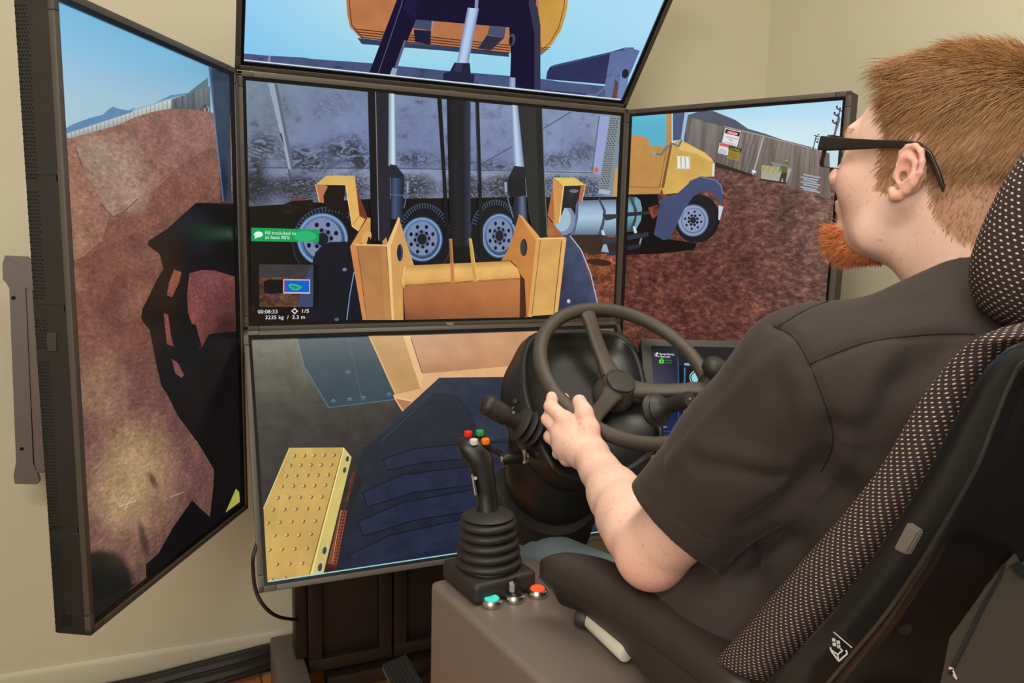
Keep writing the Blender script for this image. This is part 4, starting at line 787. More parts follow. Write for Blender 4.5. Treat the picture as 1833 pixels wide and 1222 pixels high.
# ---- steering column with hood, shroud, gaiter
scl=empty('steering_column',(.06,-.45,FZ),'black moulded steering column and instrument hood behind the wheel','steering column')
def ringpx(pts,h,n=64,sm=3,off=Vector((0,0,0))):
    P=[plane(px,py,Wn,WC-Wn*h)+off for px,py in pts]; P=smooth_closed(P,sm); return resample(P,n)
lip=[(1035,591),(1095,593),(1122,603),(1139,628),(1150,662),(1158,700),(1172,735),(1187,768),(1180,800),(1130,840),(1075,860),(1040,862),(1012,855),(992,842),(976,815),(962,780),(947,735),(938,700),(935,665),(936,635),(943,611),(958,597),(985,591)]
hL=.055
def shrink(R,k,h=0,dn=0):
    c=sum(R,Vector())/len(R); return [c+(q-c)*k-Wn*dn for q in R]
R0=ringpx(lip,hL); ro=[(q) for q in R0]
outer=[(1040,597),(1100,600),(1126,612),(1143,640),(1153,675),(1162,712),(1176,745),(1182,778),(1170,812),(1125,850),(1075,872),(1035,876),(998,868),(968,848),(940,815),(915,770),(899,735),(896,705),(902,672),(916,645),(930,618),(948,602),(985,596)]
R1=ringpx(outer,hL+.045)
bm=bmesh.new(); face=shrink(R0,.90,0,.014)
loft(bm,[shrink(R0,.03,0,.017),shrink(R0,.5,0,.017),face,shrink(R0,.925,0,.004),shrink(R0,.955,0,-.001),R0,[a.lerp(b,.25)-Wn*(-.004) for a,b in zip(R0,R1)],[a.lerp(b,.6)+Wn*.004 for a,b in zip(R0,R1)],R1,shrink(R1,.93,0,.03),shrink(R1,.8,0,.05)],caps=True)
PO('instrument_hood',bm,M_blk,scl,80)
low=[(985,780),(1060,775),(1120,800),(1150,830),(1130,860),(1095,885),(1068,905),(1045,930),(1020,946),(985,948),(955,938),(930,920),(910,893),(898,862),(902,835),(920,800),(945,778)]
R2=ringpx([(945,745),(1010,735),(1100,745),(1150,790),(1165,820),(1140,850),(1090,868),(1045,875),(1000,866),(965,848),(935,820),(915,790),(912,765)],.12); 
R3=ringpx([(935,790),(1000,780),(1080,800),(1120,840),(1110,868),(1085,886),(1055,896),(1010,898),(965,890),(930,872),(908,845),(908,818)],.165)
R4=ringpx([(925,830),(985,820),(1050,850),(1085,880),(1070,905),(1050,922),(1022,934),(985,936),(950,922),(922,898),(906,870),(908,848)],.205)
R5=ringpx([(935,850),(985,845),(1040,870),(1065,895),(1055,915),(1040,930),(1015,942),(985,944),(952,932),(925,908),(911,880),(915,862)],.235)
bm=bmesh.new(); loft(bm,[shrink(R2,.9,0,-.02),R2,R3,R4,R5,shrink(R5,.9,0,.01)]); PO('column_shroud',bm,M_blk,scl,80)
bm=bmesh.new(); rg=[]
cG=Vector((.0,-.62,-.47)); 
base=ringpx([(925,830),(985,820),(1050,850),(1075,880),(1065,912),(1045,935),(1020,950),(985,953),(945,940),(915,915),(895,880),(893,850)],.215); 
dgr=Vector((-.005,.25,-.97)).normalized(); 
for i in range(15):
    h=i*.011; k=1.02-.02*i/15+(.035 if i%2==0 else -.035); 
    c=sum(base,Vector())/len(base); rg.append([c+(q-c)*k*(1-.012*i)+dgr*h for q in base])
loft(bm,rg); PO('gaiter',bm,M_rub,scl,60)
bm=bmesh.new(); cyl(bm,(.03,-.55,-.58),(.06,-.42,FZ),.05,.06); PO('post',bm,M_dark,scl)
# left stalk with bellows
tS=(plane(950,765,Wn,WC-Wn*.05)-CP).dot(vd)-.005
def S(px,py,dt=0): return at(px,py,tS+dt)
stk=S(868,722,-.02); ste=S(960,775,.01); ax=(ste-stk).normalized(); LL=(ste-stk).length
bm=bmesh.new(); lathe(bm,[(0,-.004),(.011,-.004),(.0155,-.001),(.0175,.004),(.0175,.009),(.0155,.0105),(.0172,.012),(.0172,.030),(.0165,.030),(.0165,LL*.42),(.0140,LL*.45),(.0140,LL*.75),(0,LL*.75)],stk,ax,32); st=PO('stalk',bm,M_blk2,scl,40)
bm=bmesh.new(); lathe(bm,[(0,-.0052),(.005,-.0052),(.0062,-.004),(0,-.004)],stk,ax,20); PO('stalk_button',bm,M_blk,scl)
bm=bmesh.new(); prof=[(.012,LL*.62)]
for i in range(3):
    h=LL*.66+i*.0135; r=(.031,.031,.029)[i]; prof+=[(.014,h-.003),(r-.003,h),(r,h+.0035),(r-.002,h+.006),(.018,h+.008)]
prof+=[(.013,LL*.66+.045),(0,LL*.66+.045)]; lathe(bm,prof,stk,ax,36); PO('stalk_bellows',bm,M_rub,scl,50)
def decal_text(s,pos,ex,ey,h,root,name='lettering',m=M_white,bold=.3):
    V,Fs=text_geo(s,bold); sc=h/.7; xs=[q[0] for q in V]; mx=(max(xs)+min(xs))/2
    Vv=[pos+ex*((q[0]-mx)*sc)+ey*((q[1]-.35)*sc) for q in V]; me=bpy.data.meshes.new(name); me.from_pydata([tuple(q) for q in Vv],[],Fs)
    o=link(name,me,None,m)
    if root is not None: o.data.transform(Matrix.LocRotScale(root.location,root.rotation_euler,None).inverted()); o.parent=root
    return o
exs=RM@Vector((1,0,0)); eys=RM@Vector((0,1,0))
def surf(px,py,obs):
    pass
c=S(918,728,-.0)-vd*.0185; decal_text('I',c,ax,ax.cross(vd).normalized()*-1,.004,scl); decal_text('O',S(919,736)-vd*.0182,ax,ax.cross(vd).normalized()*-1,.004,scl)
# tilt lever with grip
a=S(874,800,.03); b=S(905,818,.0); bm=bmesh.new(); tube(bm,[S(866,795,.03),a,S(895,811,.01),b],.0055,10,sub=3); PO('lever_arm',bm,M_blk,scl)
bm=bmesh.new(); lathe(bm,[(0,-.001),(.009,-.001),(.0105,.001),(.0105,.032),(.009,.034),(0,.034)],S(900,821,-.004),(S(940,817,.012)-S(900,821,-.004)).normalized(),24); PO('lever_grip',bm,M_blk,scl)
bm=bmesh.new(); q0=S(899.5,821,-.0045); dl=(S(940,817,.012)-S(900,821,-.004)).normalized(); cyl(bm,q0,q0-dl*.0016,.0052,n=20); cyl(bm,S(938,817,.0115),S(942,817,.013),.0118,n=24); PO('lever_end',bm,M_chrome,scl)
bm=bmesh.new(); c=plane(922,717,Wn,WC-Wn*.075); cyl(bm,c,c-vd*.012,.004,n=16); PO('screw',bm,M_blk,scl)
# right stalk behind the wheel
a=S(1168,735,.06); b=S(1232,716,.0); bm=bmesh.new(); ax2=(b-a).normalized(); L2=(b-a).length; lathe(bm,[(0,0),(.028,0),(.030,.006),(.022,.012),(.026,.018),(.018,.026),(.014,.03),(.0125,L2*.6),(.014,L2*.66),(.0145,L2*1.05),(0,L2*1.05)],a,ax2,32); PO('stalk',bm,M_blk2,scl,50)
c=b-ax2*.012-vd*.0152; decal_text('O',b-ax2*.001-vd*.0152+eys*.004,exs,eys,.0035,scl); decal_text('8',c-ax2*.012,ax2.cross(vd),ax2,.007,scl)
bm=bmesh.new(); c=at(1172,818,tS+.03); box(bm,c,(.012,.004,.006),.001); PO('warning_tag',bm,mat('yellow_tag',(196,170,40),.5),scl)
# ---- touch panel right of the column
th,ph=math.radians(21),math.radians(32); TA=at(1147,605,1.5); tu=Vector((math.cos(th),-math.sin(th),0)); tv=Vector((math.sin(th)*math.sin(ph),math.cos(th)*math.sin(ph),math.cos(ph))); tn=tu.cross(tv)
tw,tth=.30,.225; tcn=TA+tu*tw/2-tv*tth/2; TM=Matrix((tu,tv,tn)).transposed().to_4x4(); TM.translation=tcn
tb=bpy.data.objects.new('touch_panel',None); COL.objects.link(tb); tb.matrix_world=TM; tag(tb,'small black touch panel with dark blue menu partly hidden behind the wheel','touch panel')
bm=bmesh.new(); box(bm,(0,0,-.018),(tw,tth,.034),.004); bm_obj('housing',bm,tb,M_blk2)
bm=bmesh.new(); box(bm,(0,-.03,-.06),(.1,.1,.06),.004); cyl(bm,(0,-.05,-.05),(0,-.20,-.10),.02); bm_obj('mount',bm,tb,M_dark)
p=Pic('tab',M=TM,hw=tw/2-.019,hh=tth/2-.016,z0=.0006)
p.poly([(1150,600),(1420,600),(1420,860),(1150,860)],(18,27,50)); p.grid([(1160,618),(1214,618),(1224,800),(1178,800)],[[(30,32,44),(30,34,50)],[(62,60,82),(36,44,78)],[(16,30,62),(14,34,74)],[(10,30,70),(12,34,78)]],sub=4)
p.poly([(1164,618),(1330,618),(1330,650),(1164,650)],(20,20,24)); p.grid([(1164,624),(1213,624),(1214,680),(1168,700)],[[(28,28,36),(34,34,44)],[(66,66,86),(30,34,60)]])
p.line([(1213.5,640),(1215,800)],1,(74,104,150)); p.line([(1176,772),(1216,772)],1.1,(60,84,120))
p.poly([(1215,655),(1330,655),(1330,760),(1230,760),(1220,752)],(10,10,14)); p.line([(1225.5,658),(1224,750),(1228,755),(1300,758)],3,(60,104,170)); p.line([(1225,652),(1310,654)],4.5,(110,172,220))
p.ell(1247,676,13,13,(160,214,226)); p.ell(1247,676,11.4,11.4,(18,34,48)); p.ell(1247,676,9.5,9.5,(150,206,220))
p.text('Exercise Running',1180.5,635.2,3.4,(226,230,236),26,(26,.6),1); p.text('Wheel Loader',1180.5,639.8,3.4,(226,230,236),19,(19,.5),1); p.text('Operator',1189,646,3,(76,140,70),14,(14,.4),.5); p.text('Controls',1189,650.6,3,(76,140,70),13,(13,.4),.5)
p.poly([(1179.5,644),(1188,644),(1188,650.5),(1179.5,650.5)],(92,214,80)); p.line([(1182,643.5),(1182.5,642),(1186,642),(1186,643.5)],1,(92,214,80)); p.ell(1184,647,1.6,1.6,(24,70,30))
p.ell(1176,632.5,1.6,1.6,(216,226,234)); p.line([(1172,633),(1176,634),(1174,639)],1.2,(216,226,234)); p.line([(1171,636),(1176,636),(1179,639)],1.1,(216,226,234)); p.line([(1176,634),(1179,632)],1,(216,226,234))
p.poly([(1203,776),(1206.3,776),(1206.3,783),(1203,783)],(230,236,240)); p.poly([(1208.2,776),(1211.4,776),(1211.4,783),(1208.2,783)],(230,236,240)); p.text('3:08:06',1184.6,786.6,3.4,(206,214,224),14,(1,0),.7); p.text('ngs',1187,765,2.6,(190,198,210),6,(1,0),.5)
p.text('0',1243,739.5,6,(206,226,232),4.5,(1,.05),.6); p.text('rpm',1236.5,745.5,4.4,(206,226,232),13,(1,.05),.6); p.line([(1247,722),(1260,722.5)],1.4,(190,210,220)); p.line([(1247,725),(1258,725.5)],1,(190,210,220))
p.build(tb)
# ------------------------------------------------------------------ signed-distance sculpting (numpy) -> surface nets mesh
class Field:
    def __init__(s,lo,hi,h):
        s.lo=np.array(lo,float); s.h=h; s.n=np.ceil((np.array(hi)-s.lo)/h).astype(int)+1; s.D=np.full(s.n,.05,np.float32)
    def sub(s,lo,hi,pad):
        a=np.clip(np.floor((np.array(lo)-pad-s.lo)/s.h).astype(int),0,s.n); b=np.clip(np.ceil((np.array(hi)+pad-s.lo)/s.h).astype(int)+1,0,s.n)
        if np.any(b<=a): return None
        sl=tuple(slice(i,j) for i,j in zip(a,b)); g=[(s.lo[k]+s.h*np.arange(a[k],b[k])).astype(np.float32) for k in range(3)]
        return sl,g[0][:,None,None],g[1][None,:,None],g[2][None,None,:]
    def comb(s,sl,d,k,op):
        A=s.D[sl]
        if op=='+':
            if k>0: h=np.clip(.5+.5*(A-d)/k,0,1); A[...]=A+(d-A)*h-k*h*(1-h)
            else: np.minimum(A,d,out=A)
        else:
            if k>0: h=np.clip(.5-.5*(A+d)/k,0,1); A[...]=A+(-d-A)*h+k*h*(1-h)
            else: np.maximum(A,-d,out=A)
    def cone(s,a,b,r1,r2,k=.01,op='+',sq=None):
        a=np.array(a,float); b=np.array(b,float); R=max(r1,r2); q=s.sub(np.minimum(a,b)-R,np.maximum(a,b)+R,k+.012)
        if q is None: return
        sl,x,y,z=q; d=b-a; L=max(float(d@d),1e-12)
        t=np.clip(((x-a[0])*d[0]+(y-a[1])*d[1]+(z-a[2])*d[2])/L,0,1)
        dist=np.sqrt((x-a[0]-t*d[0])**2+(y-a[1]-t*d[1])**2+(z-a[2]-t*d[2])**2)-(r1+(r2-r1)*t); s.comb(sl,dist,k,op)
    def ell(s,c,r,k=.01,op='+',M=None):
        c=np.array(c,float); r=np.array(r,float); R=r.max(); q=s.sub(c-R,c+R,k+.012)
        if q is None: return
        sl,x,y,z=q; x=x-c[0]; y=y-c[1]; z=z-c[2]
        if M is not None: Mi=np.array(M).T; X_,Y_,Z_=(Mi[i,0]*x+Mi[i,1]*y+Mi[i,2]*z for i in range(3))
        else: X_,Y_,Z_=x,y,z
        k0=np.sqrt((X_/r[0])**2+(Y_/r[1])**2+(Z_/r[2])**2); k1=np.sqrt((X_/r[0]**2)**2+(Y_/r[1]**2)**2+(Z_/r[2]**2)**2)+1e-6
        s.comb(sl,(k0*(k0-1)/k1).astype(np.float32),k,op)
    def halfcut(s,p,n,lo,hi,k=.004):
        """remove the side n points to, inside the box"""
        q=s.sub(lo,hi,0); sl,x,y,z=q; n=np.array(n,float); n/=np.linalg.norm(n); d=-((x-p[0])*n[0]+(y-p[1])*n[1]+(z-p[2])*n[2]); s.comb(sl,(d+0*(x+y+z)).astype(np.float32),k,'-')
    def mesh(s):
        D=s.D; D[0]=D[-1]=.01; D[:,0]=D[:,-1]=.01; D[:,:,0]=D[:,:,-1]=.01
        S=D<0; c=np.zeros(tuple(np.array(D.shape)-1),np.uint8)
        for i in (0,1):
            for j in (0,1):
                for k in (0,1): c+=S[i:i+c.shape[0],j:j+c.shape[1],k:k+c.shape[2]]
        act=(c>0)&(c<8); idx=np.argwhere(act); n=len(idx); vid=np.full(act.shape,-1,np.int32); vid[tuple(idx.T)]=np.arange(n)
        P=np.zeros((n,3)); cnt=np.zeros(n)
        cor=[np.array((i,j,k)) for i in (0,1) for j in (0,1) for k in (0,1)]; val=[D[tuple((idx+q).T)] for q in cor]
        for a in range(8):
            for b in range(a+1,8):
                if np.abs(cor[a]-cor[b]).sum()!=1: continue
                m=(val[a]<0)!=(val[b]<0); t=val[a][m]/(val[a][m]-val[b][m]); P[m]+=cor[a]+(cor[b]-cor[a])*t[:,None]; cnt[m]+=1
        V=s.lo+s.h*(idx+P/cnt[:,None]); F=[]
        for ax in range(3):
            sl0=[slice(None)]*3; sl1=[slice(None)]*3; sl0[ax]=slice(0,-1); sl1[ax]=slice(1,None)
            A,B=S[tuple(sl0)],S[tuple(sl1)]; e=np.argwhere(A!=B); u,v=[q for q in range(3) if q!=ax]
            e=e[(e[:,u]>0)&(e[:,v]>0)&(e[:,u]<D.shape[u]-1)&(e[:,v]<D.shape[v]-1)]
            def o(du,dv):
                q=e.copy(); q[:,u]-=du; q[:,v]-=dv; return vid[tuple(q.T)]
            Q=np.stack([o(1,1),o(0,1),o(0,0),o(1,0)],1); fl=A[tuple(e.T)]
            if ax==1: fl=~fl
            Q[~fl]=Q[~fl][:,::-1]; F.append(Q)
        return V,np.concatenate(F)
def relax(V,F,it,lam=.5):
    E=np.concatenate([F[:,[i,(i+1)%4]] for i in range(4)]); E=np.concatenate([E,E[:,::-1]])
    deg=np.bincount(E[:,0],minlength=len(V))[:,None]
    for i in range(it):
        for l in (lam,-lam*1.03):
            S=np.stack([np.bincount(E[:,0],weights=V[E[:,1],k],minlength=len(V)) for k in range(3)],1)/deg; V=V+l*(S-V)
    return V
def np_mesh(name,V,F,parent=None,mat=None):
    me=bpy.data.meshes.new(name); me.vertices.add(len(V)); me.vertices.foreach_set('co',np.asarray(V,np.float32).ravel())
    k=F.shape[1]; me.loops.add(len(F)*k); me.loops.foreach_set('vertex_index',F.ravel().astype(np.int32)); me.polygons.add(len(F))
    me.polygons.foreach_set('loop_start',np.arange(0,len(F)*k,k,dtype=np.int32)); me.polygons.foreach_set('use_smooth',np.ones(len(F),bool)); me.update(calc_edges=True); me.validate()
    return link(name,me,parent,mat)
def vnormals(V,F):
    n=np.cross(V[F[:,2]]-V[F[:,0]],V[F[:,3]]-V[F[:,1]]); N=np.zeros_like(V)
    for i in range(4):
        for k in range(3): N[:,k]+=np.bincount(F[:,i],weights=n[:,k],minlength=len(V))
    return N/(np.linalg.norm(N,axis=1)[:,None]+1e-12)
from mathutils.bvhtree import BVHTree
# ------------------------------------------------------------------ the driver
HS=.95
HR=Matrix.Rotation(math.radians(11),3,'Z')@Matrix.Rotation(math.radians(10),3,'X'); HRn=np.array(HR)
HO=X(1625,312,-.019)-HR@(Vector((-.083,-.017,0))*HS)
def h(x,y,z):
    if z<0: z*=.86
    if y>.02: y=.02+(y-.02)*1.08
    return tuple(HO+HR@(Vector((x,y,z))*HS))
def hell(f,c,r,k=.01,op='+',M=None):
    R=HRn if M is None else HRn@np.array(M); f.ell(h(*c),[q*HS for q in r],k,op,R)
def hcone(f,a,b,r1,r2,k=.01,op='+'): f.cone(h(*a),h(*b),r1*HS,r2*HS,k,op)
per=empty('person',(.06,-1.2,-.62),'seated man in a black short sleeved shirt and glasses holding the steering wheel','person')
def PN(name,V,F,m,root=per):
    return np_mesh(name,V-np.array(root.location),F,root,m)
f=Field((-.25,-1.64,-.62),(.42,-.79,.21),.0023)
# head
hell(f,(0,-.014,.045),(.0765,.100,.083),.01); hell(f,(0,.035,.004),(.062,.060,.083),.02); hell(f,(0,.028,-.052),(.054,.054,.050),.02)
for s_ in (-1,1):
    hcone(f,(s_*.060,-.005,-.030),(s_*.044,.022,-.078),.016,.017,.02); hcone(f,(s_*.044,.022,-.078),(0,.062,-.096),.017,.019,.02)
    hell(f,(s_*.036,.056,-.018),(.026,.028,.028),.015); hell(f,(s_*.031,.094,.012),(.017,.014,.012),.008,'-'); hell(f,(s_*.031,.074,.012),(.0135,.0125,.0125),.003)
    hcone(f,(s_*.046,.070,.008),(s_*.052,.060,.014),.006,.006,.01)
hcone(f,(-.034,.078,.034),(.034,.078,.034),.011,.011,.014); hcone(f,(0,.086,.022),(0,.105,-.016),.0072,.0100,.008); hell(f,(0,.106,-.020),(.0105,.010,.0095),.006)
for s_ in (-1,1): hell(f,(s_*.0115,.099,-.023),(.0075,.010,.0075),.005); hell(f,(s_*.006,.106,-.030),(.0035,.005,.003),.002,'-')
hell(f,(0,.078,-.054),(.026,.016,.020),.012); hell(f,(0,.0905,-.0515),(.019,.007,.0045),.004); hell(f,(0,.0895,-.0605),(.016,.007,.005),.004); hell(f,(0,.101,-.056),(.020,.007,.0012),.002,'-')
hell(f,(0,.072,-.088),(.020,.018,.017),.012)
# ears
EK=.76
for s_ in (-1,1):
    ec=(s_*.0785,-.015,.002)
    def e(x,y,z): return (ec[0]+(s_*x-ec[0])*EK,ec[1]+(y-ec[1])*EK,ec[2]+(z-ec[2])*EK)
    E_=[(.006,.014,0),(.004,.026,.002),(-.004,.034,.006),(-.016,.036,.010),(-.027,.030,.013),(-.033,.017,.014),(-.033,.002,.013),(-.028,-.012,.011),(-.020,-.024,.008),(-.010,-.034,.005),(-.002,-.036,.003),(.004,-.028,.001)]
    P=[e(.0785+o,y-.004,z) for y,z,o in E_]; RE=Matrix.Rotation(s_*math.radians(-22),3,'Z')@Matrix.Rotation(math.radians(-14),3,'X')
    hell(f,e(.081,-.018,.003),(.0070,.019*EK,.029*EK),.004,'+',RE)
    hell(f,e(.0925,-.015,.000),(.0095,.0125*EK,.020*EK),.002,'-',RE)
    for i,(a_,b_) in enumerate(zip(P,P[1:])):
        r=(.0036 if i<7 else (.0045 if i<9 else .0058))*.85; hcone(f,a_,b_,r,r,.0025)
    hcone(f,e(.0885,-.026,.016),e(.0895,-.027,-.004),.0026,.0028,.003); hcone(f,e(.0885,-.026,.016),e(.086,-.012,.026),.0024,.002,.003); hcone(f,e(.0895,-.027,-.004),e(.0855,-.014,-.018),.0028,.0034,.003)
    hcone(f,e(.081,.000,.003),e(.082,-.001,-.008),.0034,.0036,.003); hell(f,e(.082,-.010,-.004),(.005,.0036,.005),.002,'-')
# neck and trunk core under the shirt
nb=(.06,-1.492,-.115); f.cone(h(0,-.035,-.035),nb,.054,.060,.02); f.cone(h(0,.005,-.07),(.06,-1.455,-.105),.036,.050,.025)
f.cone(h(0,-.06,-.02),(.06,-1.515,-.12),.036,.05,.02)
SL,SR=Vector((-.120,-1.42,-.182)),Vector((.238,-1.465,-.185))
f.cone((-.06,-1.47,-.17),(.18,-1.48,-.17),.055,.055,.03); f.cone((.06,-1.47,-.17),(.06,-1.34,-.40),.085,.09,.03); f.cone((.06,-1.34,-.40),(.06,-1.25,-.53),.09,.08,.03)
f.cone((-.06,-1.47,-.17),SL,.045,.042,.02); f.cone((.18,-1.48,-.17),SR,.045,.042,.02)
# left arm
vd3=np.array(vd); tR=(wp(-150,WR)-CP).dot(vd)
EL=X(1166,990,-.150); WL=at(1058,815,tR-.050)
f.cone(SL,SL.lerp(EL,.5),.043,.046,.02); f.cone(SL.lerp(EL,.5),EL,.046,.041,.02)
f.cone(EL,EL.lerp(WL,.30),.041,.043,.015); f.cone(EL.lerp(WL,.18)+Vector((0,0,.006)),EL.lerp(WL,.55),.043,.036,.015); f.cone(EL.lerp(WL,.5),WL,.037,.0255,.015); f.cone(EL.lerp(WL,.8)+Vector((-.006,0,.004)),WL+Vector((-.005,0,.003)),.026,.0235,.012)
f.cone(EL+Vector((-.004,-.018,-.006)),EL+Vector((0,-.006,-.008)),.022,.024,.015)
def Hn(px,py,dt): return at(px,py,tR+dt)
def hand(f,W,MC,chains,thumb):
    for m_,r in MC: f.cone(W,m_,.0235,r,.012)
    for (a_,ra),(b_,rb) in zip(MC,MC[1:]): f.cone(a_,b_,ra*1.08,rb*1.08,.008)
    mid=sum([m_ for m_,r in MC],Vector())/len(MC); f.cone(W.lerp(mid,.35),W.lerp(mid,.8),.024,.021,.012)
    for c in chains:
        for (a_,ra),(b_,rb) in zip(c,c[1:]): f.cone(a_,b_,ra,rb,.0035)
    for (a_,ra),(b_,rb) in zip(thumb,thumb[1:]): f.cone(a_,b_,ra,rb,.008)
M1,M2_,M3_,M4_=Hn(1012,752,-.030),Hn(1004,776,-.028),Hn(1006,799,-.024),Hn(1016,819,-.020)
hand(f,WL,[(M1,.0135),(M2_,.014),(M3_,.013),(M4_,.012)],
 [[(M1,.0125),(Hn(986,727,-.016),.0112),(Hn(989,711,.012),.0098),(Hn(1010,712,.026),.0085)],
  [(M2_,.0128),(Hn(981,750,-.006),.0112),(Hn(984,742,.022),.0100),(Hn(1008,744,.032),.0085)],
  [(M3_,.0120),(Hn(985,781,-.002),.0108),(Hn(988,771,.024),.0095),(Hn(1012,768,.032),.0082)],
  [(M4_,.0108),(Hn(999,811,.000),.0095),(Hn(1002,800,.020),.0085),(Hn(1020,792,.026),.0075)]],
 [(Hn(1052,795,-.045),.021),(Hn(1054,768,-.044),.0165),(Hn(1046,738,-.040),.0128),(Hn(1037,718,-.031),.0112)])
# right arm, resting forward out of sight
ER=Vector((.285,-1.25,-.44)); WRt=Vector((.262,-1.015,-.50)); f.cone(SR,ER,.043,.041,.02); f.cone(ER,ER.lerp(WRt,.4),.041,.040,.015); f.cone(ER.lerp(WRt,.4),WRt,.039,.026,.015)
mc=[(WRt+Vector((-.032+.021*i,.085-.004*abs(i-1.2),-.022)),.0125) for i in range(4)]
hand(f,WRt,mc,[[(m_,.0115),(m_+Vector((0,.034,-.014)),.0105),(m_+Vector((0,.044,-.036)),.0092),(m_+Vector((0,.036,-.052)),.0082)] for m_,r in mc],[(WRt+Vector((-.018,.02,-.008)),.019),(WRt+Vector((-.042,.048,-.014)),.0145),(WRt+Vector((-.052,.075,-.02)),.0118),(WRt+Vector((-.05,.096,-.028)),.0102)])
V,Fq=f.mesh(); del f
V=relax(V,Fq,3,.45)
body_V,body_F=V,Fq; body_N=vnormals(V,Fq)
# head-local coordinates of every vertex
Lh=((V-np.array(HO))@HRn)/HS; x_,y_,z_=Lh.T
def sstep(a,b,v): t=np.clip((v-a)/(b-a),0,1); return t*t*(3-2*t)
inhead=(z_>-.12)&(np.abs(x_)<.10)&(y_>-.13)&(y_<.13)
near_ear=(np.abs(x_)>.0755)&(y_>-.045)&(y_<.012)&(z_<.040)&(z_>-.045)
hl=np.where(y_>.045,.072-.10*(np.abs(x_)/.07)**2*.35,np.where(y_>.012,.040-(y_-.012)*0+ (y_-.012)*.9*0+.030*(y_>.030),.0))
# hairline height as a function of y: front high, temple dips, behind the ear down to the nape
def hairline(y,x):
    ys=[-.2,-.075,-.045,-.030,-.012,.004,.018,.023,.030,.036,.044,.056,.072,.10,.2]; zs=[-.058,-.058,-.042,-.015,.034,.020,.020,.036,.056,.084,.104,.112,.124,.14,.2]
    return np.interp(y,ys,zs)
scalp=sstep(-.004,.006,z_-hairline(y_,x_))*inhead*(~near_ear)
side=sstep(0.045,.060,np.abs(x_))*(y_>.002)*(y_<.026)*(z_>-.022)*(z_<.045)*inhead*(~near_ear)   # sideburn
scalp=np.maximum(scalp,side)
beard=((z_<-.072)&(y_>.028)&(np.abs(x_)<.034)&(z_>-.125)&inhead).astype(float)*sstep(.025,.045,y_+.0)
skin=np.array(s2l((243,208,192))); pink=np.array(s2l((236,166,152))); hairc=np.array(s2l((150,98,58))); bc=np.array(s2l((190,100,58)))
C=np.tile(skin,(len(V),1))
lips=sstep(.0,.006,.018-np.abs(x_))*(np.abs(z_+.056)<.010)*(y_>.082)*inhead; nz=((y_>.098)&inhead)*.35; earr=near_ear*.45
elb=np.exp(-np.sum((V-np.array(EL+Vector((0,-.02,-.03))))**2,axis=1)/.05**2)*.7
kn=sum(np.exp(-np.sum((V-np.array(q))**2,axis=1)/.016**2) for q in (M1,M2_,Hn(986,727,-.016),Hn(1037,718,-.03)))*.35
for m_ in (lips*.9,nz,earr,elb,np.clip(kn,0,.5)): C=C*(1-m_[:,None])+pink*m_[:,None]
C=C*(1-.7*scalp[:,None])+hairc*.7*scalp[:,None]; C=C*(1-.6*beard[:,None])+bc*.6*beard[:,None]
def skin_mat():
    m,t,b=nt('skin'); N=t.nodes; L=t.links; at_=N.new('ShaderNodeAttribute'); at_.attribute_name='Col'; tc=N.new('ShaderNodeTexCoord')
    n=N.new('ShaderNodeTexNoise'); n.inputs['Scale'].default_value=160; n.inputs['Detail'].default_value=3; L.new(tc.outputs['Object'],n.inputs['Vector'])
    r=N.new('ShaderNodeValToRGB'); e=r.color_ramp.elements; e[0].position=.60; e[0].color=(1,1,1,1); e[1].position=.74; e[1].color=(.88,.76,.66,1); L.new(n.outputs['Fac'],r.inputs[0])
    n3=N.new('ShaderNodeTexNoise'); n3.inputs['Scale'].default_value=18; L.new(tc.outputs['Object'],n3.inputs['Vector']); r3=N.new('ShaderNodeValToRGB'); e=r3.color_ramp.elements; e[0].position=.3; e[0].color=(1,.95,.93,1); e[1].position=.7; e[1].color=(.98,.88,.84,1); L.new(n3.outputs['Fac'],r3.inputs[0])
    x=N.new('ShaderNodeMix'); x.data_type='RGBA'; x.blend_type='MULTIPLY'; x.inputs[0].default_value=1; L.new(at_.outputs['Color'],x.inputs[6]); L.new(r.outputs[0],x.inputs[7])
    x2=N.new('ShaderNodeMix'); x2.data_type='RGBA'; x2.blend_type='MULTIPLY'; x2.inputs[0].default_value=1; L.new(x.outputs[2],x2.inputs[6]); L.new(r3.outputs[0],x2.inputs[7]); L.new(x2.outputs[2],b.inputs['Base Color'])
    b.inputs['Roughness'].default_value=.5; b.inputs['Specular IOR Level'].default_value=.35; b.inputs['Subsurface Weight'].default_value=.18; b.inputs['Subsurface Radius'].default_value=(1,.35,.2); b.inputs['Subsurface Scale'].default_value=.006
    n2=N.new('ShaderNodeTexNoise'); n2.inputs['Scale'].default_value=600; L.new(tc.outputs['Object'],n2.inputs['Vector']); bp=N.new('ShaderNodeBump'); bp.inputs['Strength'].default_value=.25; bp.inputs['Distance'].default_value=.0006; L.new(n2.outputs['Fac'],bp.inputs['Height']); L.new(bp.outputs[0],b.inputs['Normal'])
    return m
def setcol(me,C):
    ca=me.color_attributes.new('Col','FLOAT_COLOR','POINT'); ca.data.foreach_set('color',np.concatenate([C,np.ones((len(C),1))],1).astype(np.float32).ravel())
M_skin=skin_mat(); body=PN('body',V,Fq,M_skin); setcol(body.data,C)
# thumb nail and knuckle creases of the left hand
bm=bmesh.new(); a_=Hn(1037,714,-.031)-vd*.0095; nx=(Hn(1037,716,0)-Hn(1048,740,0)).normalized(); sx=nx.cross(vd).normalized()
# eyes
for s_ in (-1,1):
    bm=bmesh.new(); lathe(bm,[(0,-.0016),(.0030,-.0014),(.0055,-.0003),(.006,.0012),(.003,.0014),(0,.0015)],h(s_*.031,.0858,.012),HR@Vector((0,1,0)),20); PO('eye',bm,mat('eye_iris',(60,84,104),.15),per)
